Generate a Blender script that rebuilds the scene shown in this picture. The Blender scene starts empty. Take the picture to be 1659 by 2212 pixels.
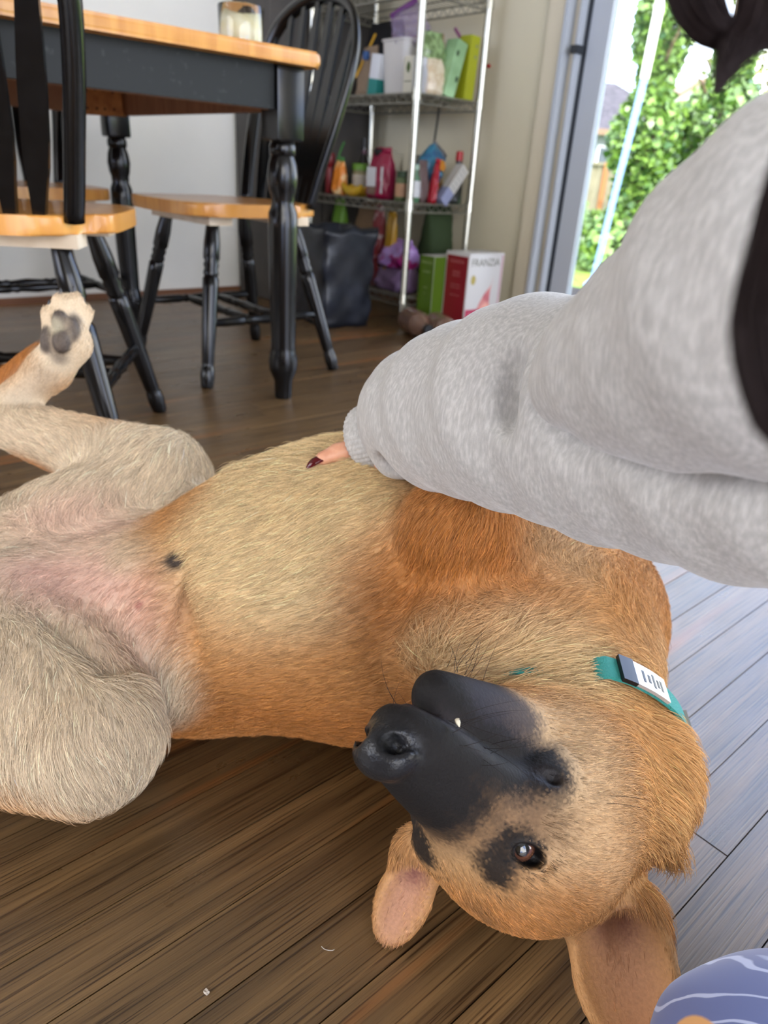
import bpy, bmesh, math, random
import numpy as np
from math import sin, cos, radians, pi, sqrt
from mathutils import Vector, Matrix

random.seed(7)
rng = np.random.default_rng(7)
scene = bpy.context.scene
COL = scene.collection

# ------------------------------------------------------------------ camera
F_PX, CX, CY = 1534.0, 829.5, 1106.0          # photograph is 1659 x 2212
PITCH, ROLL, CAM_H = radians(25.6), radians(3.75), 0.53
FWD = np.array([0, cos(PITCH), -sin(PITCH)])
_up = np.array([0, sin(PITCH), cos(PITCH)])
_rt = np.array([1.0, 0, 0])
RGT = _rt * cos(ROLL) + _up * sin(ROLL)
UPV = _up * cos(ROLL) - _rt * sin(ROLL)
EYE = np.array([0, 0, CAM_H])
def ray(x, y): return FWD + RGT * ((x - CX) / F_PX) - UPV * ((y - CY) / F_PX)
def at_z(x, y, z):
    d = ray(x, y); return EYE + d * ((z - CAM_H) / d[2])
def at_d(x, y, t): return EYE + ray(x, y) * t
TH = radians(42)                                # room axes: u runs to the glass door wall, w to the left wall
UA = np.array([cos(TH), sin(TH), 0]); WA = np.array([-sin(TH), cos(TH), 0])
def uw(u, w, z=0.0): return UA * u + WA * w + np.array([0, 0, z])
def at_u(x, y, u):
    d = ray(x, y); return EYE + d * ((u - EYE @ UA) / (d @ UA))
def at_w(x, y, w):
    d = ray(x, y); return EYE + d * ((w - EYE @ WA) / (d @ WA))

cam_data = bpy.data.cameras.new('camera')
cam = bpy.data.objects.new('camera', cam_data)
COL.objects.link(cam)
m = Matrix.Identity(4)
for i in range(3):
    m[i][0], m[i][1], m[i][2], m[i][3] = RGT[i], UPV[i], -FWD[i], EYE[i]
cam.matrix_world = m
cam_data.sensor_fit = 'VERTICAL'; cam_data.sensor_height = 36.0
cam_data.lens = 36.0 * F_PX / 2212.0
cam_data.clip_start = 0.02; cam_data.clip_end = 300
cam_data.dof.use_dof = True
cam_data.dof.focus_distance = 0.47
cam_data.dof.aperture_fstop = cam_data.lens / 3.0
scene.camera = cam

# ------------------------------------------------------------------ view, sky, sun, daylight
vs = scene.view_settings
vs.view_transform = 'Standard'; vs.look = 'None'; vs.exposure = -0.05; vs.gamma = 1.0
vs.use_curve_mapping = False
scene.display_settings.display_device = 'sRGB'

world = bpy.data.worlds.new('sky'); scene.world = world; world.use_nodes = True
nt = world.node_tree; N = nt.nodes; L = nt.links
N.clear()
out = N.new('ShaderNodeOutputWorld'); bg = N.new('ShaderNodeBackground')
tc = N.new('ShaderNodeTexCoord'); noi = N.new('ShaderNodeTexNoise'); rmp = N.new('ShaderNodeValToRGB')
mix = N.new('ShaderNodeMixRGB')
noi.inputs['Scale'].default_value = 2.6; noi.inputs['Detail'].default_value = 5
rmp.color_ramp.elements[0].position = 0.42; rmp.color_ramp.elements[1].position = 0.6
mix.inputs[1].default_value = (0.34, 0.45, 0.76, 1); mix.inputs[2].default_value = (1.0, 0.98, 0.95, 1)
L.new(tc.outputs['Generated'], noi.inputs['Vector']); L.new(noi.outputs['Fac'], rmp.inputs['Fac'])
L.new(rmp.outputs['Color'], mix.inputs['Fac']); L.new(mix.outputs['Color'], bg.inputs['Color'])
bg.inputs['Strength'].default_value = 8.5
L.new(bg.outputs['Background'], out.inputs['Surface'])

sun_d = bpy.data.lights.new('sun', 'SUN'); sun_d.energy = 8.0; sun_d.angle = radians(0.6)
sun_d.color = (1.0, 0.95, 0.86)
sun = bpy.data.objects.new('sun', sun_d); COL.objects.link(sun)
_sd = -(UA * -0.35 + WA * -0.55 + np.array([0, 0, 0.75]))     # light travels away from the house, over its roof
sun.rotation_euler = Vector(_sd).to_track_quat('-Z', 'Y').to_euler()

def area_light(name, centre, direction, sx, sy, power, color):
    d = bpy.data.lights.new(name, 'AREA'); d.shape = 'RECTANGLE'; d.size = sx; d.size_y = sy
    d.energy = power; d.color = color
    o = bpy.data.objects.new(name, d); COL.objects.link(o)
    o.location = Vector(centre)
    o.rotation_euler = Vector(direction).to_track_quat('-Z', 'Z').to_euler()
    return o
WALL_U, WALL_W = 2.25, 2.97
DOOR_W0, DOOR_W1, DOOR_TOP = -0.55, 1.66, 2.05
# daylight through the glass door, and an added fill lamp behind the camera
_pt = area_light('door_daylight', uw(WALL_U + 0.16, (DOOR_W0 + DOOR_W1) / 2, 1.05), -UA, 2.15, 2.0, 42, (0.80, 0.89, 1.0))
_pt.data.cycles.is_portal = True
area_light('rear_fill', uw(-2.2, 1.5, 1.45), UA * 1 - WA * 0.35 + np.array([0, 0, -0.25]), 2.2, 1.5, 11, (1.0, 0.95, 0.88))

# ------------------------------------------------------------------ helpers
def lin(c):
    return tuple(((v / 255.0) / 12.92 if v / 255.0 <= 0.04045 else ((v / 255.0 + 0.055) / 1.055) ** 2.4) for v in c)
_mats = {}
def mat(name, rgb=(200, 200, 200), rough=0.5, metal=0.0, spec=0.5, noise=None, bump=None, alpha=None, trans=0.0,
        coat=0.0, sheen=0.0, ior=1.45, emit=None, coords='Object'):
    """rgb in sRGB 0..255; noise = (scale, rgb2, lo, hi, stretch); bump = (scale, strength)"""
    if name in _mats: return _mats[name]
    mt = bpy.data.materials.new(name); mt.use_nodes = True
    nt = mt.node_tree; b = nt.nodes['Principled BSDF']
    b.inputs['Base Color'].default_value = (*lin(rgb), 1)
    b.inputs['Roughness'].default_value = rough; b.inputs['Metallic'].default_value = metal
    b.inputs['Specular IOR Level'].default_value = spec; b.inputs['IOR'].default_value = ior
    b.inputs['Transmission Weight'].default_value = trans; b.inputs['Coat Weight'].default_value = coat
    b.inputs['Sheen Weight'].default_value = sheen
    if sheen: b.inputs['Sheen Roughness'].default_value = 0.4
    if alpha is not None: b.inputs['Alpha'].default_value = alpha
    if emit: b.inputs['Emission Color'].default_value = (*lin(emit[0]), 1); b.inputs['Emission Strength'].default_value = emit[1]
    if noise or bump:
        tcn = nt.nodes.new('ShaderNodeTexCoord'); mp = nt.nodes.new('ShaderNodeMapping')
        nt.links.new(tcn.outputs[coords], mp.inputs['Vector'])
        if noise and len(noise) > 4: mp.inputs['Scale'].default_value = noise[4]
    if noise:
        n = nt.nodes.new('ShaderNodeTexNoise'); n.inputs['Scale'].default_value = noise[0]; n.inputs['Detail'].default_value = 6
        r = nt.nodes.new('ShaderNodeValToRGB')
        r.color_ramp.elements[0].position = noise[2]; r.color_ramp.elements[1].position = noise[3]
        r.color_ramp.elements[0].color = (*lin(rgb), 1); r.color_ramp.elements[1].color = (*lin(noise[1]), 1)
        nt.links.new(mp.outputs['Vector'], n.inputs['Vector']); nt.links.new(n.outputs['Fac'], r.inputs['Fac'])
        nt.links.new(r.outputs['Color'], b.inputs['Base Color'])
    if bump:
        n2 = nt.nodes.new('ShaderNodeTexNoise'); n2.inputs['Scale'].default_value = bump[0]; n2.inputs['Detail'].default_value = 4
        bp = nt.nodes.new('ShaderNodeBump'); bp.inputs['Strength'].default_value = bump[1]; bp.inputs['Distance'].default_value = 0.005
        nt.links.new(mp.outputs['Vector'], n2.inputs['Vector']); nt.links.new(n2.outputs['Fac'], bp.inputs['Height'])
        nt.links.new(bp.outputs['Normal'], b.inputs['Normal'])
    _mats[name] = mt
    return mt

def link(name, me, material=None, parent=None, smooth=False):
    o = bpy.data.objects.new(name, me); COL.objects.link(o)
    if material: me.materials.append(material)
    if smooth: me.polygons.foreach_set('use_smooth', [True] * len(me.polygons))
    if parent: o.parent = parent
    return o
def obj(name, bm, material, parent=None, smooth=False, sharp=None):
    me = bpy.data.meshes.new(name); bmesh.ops.recalc_face_normals(bm, faces=bm.faces[:]); bm.to_mesh(me); bm.free()
    o = link(name, me, material, parent, smooth)
    if sharp is not None: me.set_sharp_from_angle(angle=radians(sharp))
    return o
def thing(name, label, cat, loc=(0, 0, 0), rz=0.0, group=None):
    o = bpy.data.objects.new(name, None); COL.objects.link(o); o.empty_display_size = 0.05
    o.location = Vector(loc); o.rotation_euler = (0, 0, rz)
    o['label'] = label; o['category'] = cat
    if group: o['group'] = group
    return o
def tag(o, label, cat, group=None):
    o['label'] = label; o['category'] = cat
    if group: o['group'] = group
    return o
def struct(o): o['kind'] = 'structure'; return o
def copy_tree(o, parent=None):
    c = o.copy(); COL.objects.link(c)
    if parent: c.parent = parent
    for ch in list(o.children): copy_tree(ch, c)
    return c
def bx(bm, c, s, rot=None, bev=0.0, seg=2):
    """box centred at c with full sizes s, optional Matrix rot"""
    r = bmesh.ops.create_cube(bm, size=1.0)
    vs_ = r['verts']
    bmesh.ops.scale(bm, vec=Vector(s), verts=vs_)
    if bev > 0:
        es = list({e for v in vs_ for e in v.link_edges})
        rb = bmesh.ops.bevel(bm, geom=es, offset=bev, segments=seg, profile=0.6, affect='EDGES')
        vs_ = list({v for f in rb['faces'] for v in f.verts} | {v for v in vs_ if v.is_valid})
    if rot is not None: bmesh.ops.rotate(bm, cent=(0, 0, 0), matrix=rot, verts=vs_)
    bmesh.ops.translate(bm, vec=Vector(c), verts=vs_)
    return vs_
def box_obj(name, c, s, material, parent=None, rot=None, bev=0.0):
    bm = bmesh.new(); bx(bm, c, s, rot, bev); return obj(name, bm, material, parent, smooth=bev > 0, sharp=40 if bev > 0 else None)
def lathe(bm, prof, seg=20, p0=(0, 0, 0), p1=(0, 0, 1), cap=True):
    """prof: list of (s along p0->p1 in metres from p0, radius)"""
    p0 = Vector(p0); ax = (Vector(p1) - p0).normalized()
    e1 = ax.orthogonal().normalized(); e2 = ax.cross(e1)
    rings = []
    for s, r in prof:
        c = p0 + ax * s
        rings.append([bm.verts.new(c + (e1 * cos(2 * pi * k / seg) + e2 * sin(2 * pi * k / seg)) * max(r, 1e-5)) for k in range(seg)])
    for a, b in zip(rings, rings[1:]):
        for k in range(seg): bm.faces.new((a[k], a[(k + 1) % seg], b[(k + 1) % seg], b[k]))
    if cap: bm.faces.new(rings[0][::-1]); bm.faces.new(rings[-1])
    return rings
def tube(bm, pts, rad, seg=10, flat=None, cap=True, upv=None):
    """sweep along pts; rad scalar or list; flat=(rx,ry) elliptical multipliers"""
    pts = [Vector(p) for p in pts]; n = len(pts)
    rad = [rad] * n if np.isscalar(rad) else rad
    rings = []; prev = None
    for i in range(n):
        t = (pts[min(i + 1, n - 1)] - pts[max(i - 1, 0)]).normalized()
        e1 = (Vector(upv) - t * t.dot(Vector(upv))).normalized() if upv is not None else (t.orthogonal().normalized() if prev is None else (prev - t * t.dot(prev)).normalized())
        prev = e1; e2 = t.cross(e1)
        fx, fy = flat or (1, 1)
        rings.append([bm.verts.new(pts[i] + (e1 * cos(2 * pi * k / seg) * fx + e2 * sin(2 * pi * k / seg) * fy) * rad[i]) for k in range(seg)])
    for a, b in zip(rings, rings[1:]):
        for k in range(seg): bm.faces.new((a[k], a[(k + 1) % seg], b[(k + 1) % seg], b[k]))
    if cap: bm.faces.new(rings[0][::-1]); bm.faces.new(rings[-1])
def prism(bm, outline, z0, z1, bev=0.0):
    """extrude closed xy outline between z0, z1"""
    a = [bm.verts.new((x, y, z0)) for x, y in outline]; b = [bm.verts.new((x, y, z1)) for x, y in outline]
    f0 = bm.faces.new(a[::-1]); f1 = bm.faces.new(b)
    n = len(a)
    for i in range(n): bm.faces.new((a[i], a[(i + 1) % n], b[(i + 1) % n], b[i]))
    if bev:
        es = list(f0.edges) + list(f1.edges)
        bmesh.ops.bevel(bm, geom=es, offset=bev, segments=3, profile=0.5, affect='EDGES')
def smooth_loop(pts, sub=4):
    """closed Catmull-Rom through 2-D points"""
    n = len(pts); o = []
    for i in range(n):
        p0, p1, p2, p3 = (np.array(pts[(i + k) % n], float) for k in (-1, 0, 1, 2))
        for k in range(sub):
            t = k / sub
            o.append(tuple(0.5 * (2 * p1 + (p2 - p0) * t + (2 * p0 - 5 * p1 + 4 * p2 - p3) * t * t + (3 * p1 - p0 - 3 * p2 + p3) * t ** 3)))
    return o
def spline(pts, sub=6):
    """open Catmull-Rom through n-D points"""
    P = [np.array(p, float) for p in pts]; P = [2 * P[0] - P[1]] + P + [2 * P[-1] - P[-2]]; o = []
    for i in range(1, len(P) - 2):
        p0, p1, p2, p3 = P[i - 1:i + 3]
        for k in range(sub):
            t = k / sub
            o.append(0.5 * (2 * p1 + (p2 - p0) * t + (2 * p0 - 5 * p1 + 4 * p2 - p3) * t * t + (3 * p1 - p0 - 3 * p2 + p3) * t ** 3))
    o.append(P[-2]); return o
def rotz(a): return Matrix.Rotation(a, 3, 'Z')

# ---- signed distance modelling -> one continuous mesh (surface nets)
class Field:
    def __init__(s, xs, ys, zs):
        s.ax = [np.asarray(a, np.float32) for a in (xs, ys, zs)]
        s.v = np.full([len(a) for a in s.ax], 0.06, np.float32)
    def _sl(s, lo, hi):
        sl = []
        for a, l, h in zip(s.ax, lo, hi):
            i0 = max(int(np.searchsorted(a, l)) - 1, 0); i1 = min(int(np.searchsorted(a, h)) + 1, len(a))
            if i1 - i0 < 1: return None, None
            sl.append(slice(i0, i1))
        P = [s.ax[0][sl[0]][:, None, None], s.ax[1][sl[1]][None, :, None], s.ax[2][sl[2]][None, None, :]]
        return tuple(sl), P
    def add(s, prim, k=0.02):
        lo, hi, fn = prim; sl, P = s._sl(lo - k - 0.03, hi + k + 0.03)
        if sl is None: return
        a = s.v[sl]; b = fn(*P)
        h = np.maximum(k - np.abs(a - b), 0) / k
        s.v[sl] = np.minimum(a, b) - h * h * k * 0.25
    def cut(s, prim, k=0.004):
        lo, hi, fn = prim; sl, P = s._sl(lo - k - 0.01, hi + k + 0.01)
        if sl is None: return
        a = s.v[sl]; b = -fn(*P)
        h = np.maximum(k - np.abs(a - b), 0) / k
        s.v[sl] = np.maximum(a, b) + h * h * k * 0.25
    def disp(s, lo, hi, fn):
        sl, P = s._sl(np.array(lo), np.array(hi))
        s.v[sl] += fn(*P)
    def mesh(s, smooth=2):
        v = s.v; ins = v < 0
        nx, ny, nz = v.shape
        cnt = np.zeros((nx - 1, ny - 1, nz - 1), np.int8)
        for dx in (0, 1):
            for dy in (0, 1):
                for dz in (0, 1): cnt += ins[dx:nx - 1 + dx, dy:ny - 1 + dy, dz:nz - 1 + dz]
        I = np.argwhere((cnt > 0) & (cnt < 8))
        idx = np.full(cnt.shape, -1, np.int32); idx[I[:, 0], I[:, 1], I[:, 2]] = np.arange(len(I))
        acc = np.zeros((len(I), 3)); num = np.zeros(len(I))
        cor = [(0, 0, 0), (1, 0, 0), (0, 1, 0), (1, 1, 0), (0, 0, 1), (1, 0, 1), (0, 1, 1), (1, 1, 1)]
        eds = [(a, b) for a in range(8) for b in range(a + 1, 8) if sum(abs(p - q) for p, q in zip(cor[a], cor[b])) == 1]
        cv = []; cp = []
        for c in cor:
            J = I + np.array(c); cv.append(v[J[:, 0], J[:, 1], J[:, 2]].astype(float))
            cp.append(np.stack([s.ax[k][J[:, k]] for k in range(3)], 1).astype(float))
        for a, b in eds:
            mk = (cv[a] < 0) != (cv[b] < 0)
            t = cv[a][mk] / (cv[a][mk] - cv[b][mk])
            acc[mk] += cp[a][mk] + (cp[b][mk] - cp[a][mk]) * t[:, None]; num[mk] += 1
        V = acc / num[:, None]
        quads = []
        for k in range(3):
            d = [0, 0, 0]; d[k] = 1
            A = ins[tuple(slice(0, n - dd) for n, dd in zip(v.shape, d))]; B = ins[tuple(slice(dd, n) for n, dd in zip(v.shape, d))]
            for flip, M in ((False, A & ~B), (True, ~A & B)):
                E = np.argwhere(M); o1, o2 = (k + 1) % 3, (k + 2) % 3
                E = E[(E[:, o1] > 0) & (E[:, o2] > 0) & (E[:, o1] < v.shape[o1] - 1) & (E[:, o2] < v.shape[o2] - 1)]
                q = []
                for a, b in ((1, 1), (0, 1), (0, 0), (1, 0)):
                    J = E.copy(); J[:, o1] -= a; J[:, o2] -= b
                    q.append(idx[J[:, 0], J[:, 1], J[:, 2]])
                q = np.stack(q, 1); q = q[(q >= 0).all(1)]
                quads.append(q[:, ::-1] if flip else q)
        Q = np.concatenate(quads)
        if smooth:
            e = np.concatenate([Q[:, [0, 1]], Q[:, [1, 2]], Q[:, [2, 3]], Q[:, [3, 0]]]); e = np.concatenate([e, e[:, ::-1]])
            for _ in range(smooth):
                S = np.stack([np.bincount(e[:, 0], V[e[:, 1], k], len(V)) for k in range(3)], 1)
                n = np.bincount(e[:, 0], minlength=len(V)); V = V * 0.4 + 0.6 * S / np.maximum(n, 1)[:, None]
        return V, Q
def ell(c, r, B=None):
    """ellipsoid, centre c, radii r, B rows = axes"""
    c = np.array(c, float); r = np.array(r, float); mx = r.max() if B is not None else r
    def fn(X, Y, Z):
        x, y, z = X - c[0], Y - c[1], Z - c[2]
        if B is not None: x, y, z = (x * B[i][0] + y * B[i][1] + z * B[i][2] for i in range(3))
        k0 = np.sqrt((x / r[0]) ** 2 + (y / r[1]) ** 2 + (z / r[2]) ** 2)
        k1 = np.sqrt((x / r[0] ** 2) ** 2 + (y / r[1] ** 2) ** 2 + (z / r[2] ** 2) ** 2)
        return (k0 * (k0 - 1) / np.maximum(k1, 1e-6)).astype(np.float32)
    return c - mx, c + mx, fn
def cone(a, b, ra, rb):
    a = np.array(a, float); b = np.array(b, float); ba = b - a; L2 = ba @ ba
    def fn(X, Y, Z):
        x, y, z = X - a[0], Y - a[1], Z - a[2]
        h = np.clip((x * ba[0] + y * ba[1] + z * ba[2]) / L2, 0, 1)
        return (np.sqrt((x - h * ba[0]) ** 2 + (y - h * ba[1]) ** 2 + (z - h * ba[2]) ** 2) - (ra + (rb - ra) * h)).astype(np.float32)
    m_ = max(ra, rb)
    return np.minimum(a, b) - m_, np.maximum(a, b) + m_, fn
def chain(F, pts, k):
    for (a, ra), (b, rb) in zip(pts, pts[1:]): F.add(cone(a, b, ra, rb), k)
def pmesh(name, V, Q, material=None, parent=None, smooth=True):
    me = bpy.data.meshes.new(name); me.from_pydata(V.tolist(), [], Q.tolist()); me.update()
    return link(name, me, material, parent, smooth)

# ------------------------------------------------------------------ materials of the room
def wood_floor_mat(name):
    mt = bpy.data.materials.new(name); mt.use_nodes = True
    nt = mt.node_tree; N = nt.nodes; L = nt.links; b = N['Principled BSDF']
    geo = N.new('ShaderNodeNewGeometry'); oi = N.new('ShaderNodeObjectInfo')
    rot = N.new('ShaderNodeVectorRotate'); rot.rotation_type = 'Z_AXIS'; rot.inputs['Angle'].default_value = -TH
    L.new(geo.outputs['Position'], rot.inputs['Vector'])
    off = N.new('ShaderNodeVectorMath'); off.operation = 'MULTIPLY_ADD'; off.inputs[1].default_value = (1, 1, 1)
    cmb = N.new('ShaderNodeCombineXYZ'); ml = N.new('ShaderNodeMath'); ml.operation = 'MULTIPLY'; ml.inputs[1].default_value = 37.0
    L.new(oi.outputs['Random'], ml.inputs[0]); L.new(ml.outputs[0], cmb.inputs['X']); L.new(ml.outputs[0], cmb.inputs['Z'])
    L.new(rot.outputs['Vector'], off.inputs[0]); L.new(cmb.outputs['Vector'], off.inputs[2])
    def noise(scale, detail, sc):
        mp = N.new('ShaderNodeMapping'); mp.inputs['Scale'].default_value = sc
        n = N.new('ShaderNodeTexNoise'); n.inputs['Scale'].default_value = scale; n.inputs['Detail'].default_value = detail
        L.new(off.outputs['Vector'], mp.inputs['Vector']); L.new(mp.outputs['Vector'], n.inputs['Vector']); return n
    def ramp(src, stops):
        r = N.new('ShaderNodeValToRGB'); e = r.color_ramp.elements
        while len(e) < len(stops): e.new(0.5)
        for el, (p, c) in zip(e, stops): el.position = p; el.color = (*lin(c), 1) if len(c) == 3 else c
        L.new(src, r.inputs['Fac']); return r
    n1 = noise(9, 6, (0.25, 7, 1)); c1 = ramp(n1.outputs['Fac'], [(0.3, (84, 63, 39)), (0.52, (108, 83, 52)), (0.72, (132, 102, 64))])
    n2 = noise(90, 5, (0.09, 6, 1)); c2 = ramp(n2.outputs['Fac'], [(0.36, (110, 86, 62)), (0.47, (255, 255, 255))])
    mx = N.new('ShaderNodeMixRGB'); mx.blend_type = 'MULTIPLY'; mx.inputs[0].default_value = 0.85
    L.new(c1.outputs[0], mx.inputs[1]); L.new(c2.outputs[0], mx.inputs[2])
    n3 = noise(3.0, 3, (0.35, 6, 1)); c3 = ramp(n3.outputs['Fac'], [(0.62, (0, 0, 0)), (0.72, (255, 255, 255))])
    mo = N.new('ShaderNodeMixRGB'); mo.inputs[2].default_value = (*lin((170, 104, 48)), 1)
    mm = N.new('ShaderNodeMath'); mm.operation = 'MULTIPLY'; mm.inputs[1].default_value = 0.65
    L.new(c3.outputs[0], mm.inputs[0]); L.new(mm.outputs[0], mo.inputs[0]); L.new(mx.outputs[0], mo.inputs[1])
    hv = N.new('ShaderNodeHueSaturation'); vr = N.new('ShaderNodeMapRange'); vr.inputs['To Min'].default_value = 0.8; vr.inputs['To Max'].default_value = 1.15
    L.new(oi.outputs['Random'], vr.inputs['Value']); L.new(vr.outputs[0], hv.inputs['Value']); L.new(mo.outputs[0], hv.inputs['Color'])
    L.new(hv.outputs[0], b.inputs['Base Color'])
    n4 = noise(14, 4, (1, 2, 1)); rr = N.new('ShaderNodeMapRange'); rr.inputs['To Min'].default_value = 0.22; rr.inputs['To Max'].default_value = 0.38
    L.new(n4.outputs['Fac'], rr.inputs['Value']); L.new(rr.outputs[0], b.inputs['Roughness'])
    bp = N.new('ShaderNodeBump'); bp.inputs['Strength'].default_value = 0.55; bp.inputs['Distance'].default_value = 0.0012
    L.new(n2.outputs['Fac'], bp.inputs['Height']); L.new(bp.outputs['Normal'], b.inputs['Normal'])
    b.inputs['Specular IOR Level'].default_value = 1.0
    return mt
M_FLOOR = wood_floor_mat('worn_oak_floor')
M_WALL = mat('white_wall_paint', (238, 236, 226), 0.75, noise=(3, (230, 228, 218), 0.4, 0.7), bump=(90, 0.06))
M_WALLB = mat('beige_wall_paint', (206, 198, 172), 0.7, bump=(90, 0.06))
M_CEIL = mat('ceiling_paint', (168, 160, 148), 0.9)
M_BLACK = mat('glossy_black_paint', (9, 9, 10), 0.2, spec=0.5, noise=(60, (16, 16, 17), 0.45, 0.75))
M_APRON = mat('worn_black_paint', (22, 25, 25), 0.5, spec=0.35, noise=(70, (52, 57, 55), 0.62, 0.8))
M_OAK = mat('honey_oak_varnish', (214, 152, 74), 0.3, coat=0.25, noise=(6, (192, 126, 56), 0.4, 0.7, (8, 1, 1)))
M_UNDER = mat('raw_brown_wood', (150, 104, 74), 0.7, noise=(8, (124, 84, 58), 0.4, 0.7, (1, 8, 1)))
M_PINE = mat('bare_pine', (222, 206, 182), 0.6, noise=(20, (204, 184, 156), 0.4, 0.7))

# ------------------------------------------------------------------ floor of separate boards
PLW = 0.057
floor = struct(box_obj('floor', uw(0.4, 0.6, -0.034), (6.6, 6.6, 0.03), mat('subfloor', (40, 28, 18), 0.9), rot=rotz(TH)))
me_pl = bpy.data.meshes.new('plank'); bmp = bmesh.new(); bx(bmp, (0, 0, -0.5), (1, 1, 1)); bmp.to_mesh(me_pl); bmp.free()
me_pl.materials.append(M_FLOOR)
cells = []
for r in range(-22, 52):
    w0 = r * PLW; u = -1.2 - random.random() * 1.0
    while u < WALL_U:
        ln = random.uniform(0.55, 1.5); u1 = min(u + ln, WALL_U - 0.002)
        if u1 - u > 0.03 and w0 + PLW < WALL_W: cells.append((u, u1, w0))
        u = u + ln
def pl_vis(c):
    best = 99
    for s in np.linspace(0, 1, 9):
        p = uw(c[0] + (c[1] - c[0]) * s, c[2] + PLW / 2) - EYE
        zc = p @ FWD
        if zc < 0.2: continue
        x, y = p @ RGT / zc * F_PX + CX, -(p @ UPV) / zc * F_PX + CY
        if -60 < x < 1720 and 500 < y < 2330: best = min(best, zc)
    return best
cells = sorted(((pl_vis(c), c) for c in cells), key=lambda q: q[0])
rest = bmesh.new()
for i, (d, (u0, u1, w0)) in enumerate(cells):
    dz = random.uniform(-0.0006, 0.0); g = 0.0011
    if i < 290 and d < 90:
        o = bpy.data.objects.new('plank', me_pl); COL.objects.link(o); o.parent = floor
        o.matrix_world = Matrix.Translation(Vector(uw((u0 + u1) / 2, w0 + PLW / 2, dz))) @ Matrix.Rotation(TH, 4, 'Z') @ Matrix.Diagonal((u1 - u0 - g, PLW - g, 0.018, 1))
    else:
        bx(rest, uw((u0 + u1) / 2, w0 + PLW / 2, dz - 0.009), (u1 - u0 - g, PLW - g, 0.018), rotz(TH))
o = obj('plank_rest', rest, M_FLOOR, floor); o['kind'] = 'stuff'

# ------------------------------------------------------------------ walls, ceiling, glass door
def wall_box(name, u0, u1, w0, w1, z0, z1, m_, parent=None):
    return box_obj(name, uw((u0 + u1) / 2, (w0 + w1) / 2, (z0 + z1) / 2), (u1 - u0, w1 - w0, z1 - z0), m_, parent, rotz(TH))
struct(wall_box('wall_left', -2.6, WALL_U + 0.12, WALL_W, WALL_W + 0.12, -0.02, 2.45, M_WALL))
bm = bmesh.new()
for (w0, w1, z0, z1) in ((DOOR_W1 + 0.10, WALL_W, -0.02, 2.45), (DOOR_W0 - 0.1, DOOR_W1 + 0.10, DOOR_TOP + 0.06, 2.45), (-2.6, DOOR_W0 - 0.1, -0.02, 2.45)):
    bx(bm, uw(WALL_U + 0.06, (w0 + w1) / 2, (z0 + z1) / 2), (0.12, w1 - w0, z1 - z0), rotz(TH))
struct(obj('wall_far', bm, M_WALLB))
bm = bmesh.new()   # wall behind the camera with a window opening
for (w0, w1, z0, z1) in ((-2.6, 0.3, 0, 2.45), (2.65, 3.0, 0, 2.45), (0.3, 2.65, 0, 0.65), (0.3, 2.65, 2.25, 2.45)):
    bx(bm, uw(-2.56, (w0 + w1) / 2, (z0 + z1) / 2), (0.12, w1 - w0, z1 - z0), rotz(TH))
struct(obj('wall_back', bm, mat('tan_wall_paint', (138, 120, 100), 0.8)))
struct(wall_box('ceiling', -2.6, WALL_U + 0.6, -2.6, WALL_W + 0.12, 2.45, 2.55, M_CEIL))
struct(wall_box('baseboard_left', -2.6, WALL_U, WALL_W - 0.014, WALL_W, 0, 0.022, mat('oak_quarter_round', (120, 78, 50), 0.5)))
struct(wall_box('baseboard_far', WALL_U - 0.014, WALL_U, DOOR_W1 + 0.18, WALL_W - 0.015, 0, 0.022, mat('oak_quarter_round')))

M_ALU = mat('grey_aluminium', (176, 182, 190), 0.4)
M_ALUD = mat('dark_gasket', (40, 44, 50), 0.5)
M_TRIM = mat('cream_door_trim', (206, 196, 172), 0.5)
M_GLASS = bpy.data.materials.new('door_glass'); M_GLASS.use_nodes = True
_n = M_GLASS.node_tree; _n.nodes.clear()
_o = _n.nodes.new('ShaderNodeOutputMaterial'); _mx = _n.nodes.new('ShaderNodeMixShader'); _t = _n.nodes.new('ShaderNodeBsdfTransparent'); _g = _n.nodes.new('ShaderNodeBsdfGlossy')
_fr = _n.nodes.new('ShaderNodeFresnel'); _fr.inputs['IOR'].default_value = 1.3; _g.inputs['Roughness'].default_value = 0.02
_t.inputs['Color'].default_value = (0.96, 0.98, 0.97, 1)
_n.links.new(_fr.outputs[0], _mx.inputs[0]); _n.links.new(_t.outputs[0], _mx.inputs[1]); _n.links.new(_g.outputs[0], _mx.inputs[2]); _n.links.new(_mx.outputs[0], _o.inputs[0])

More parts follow.
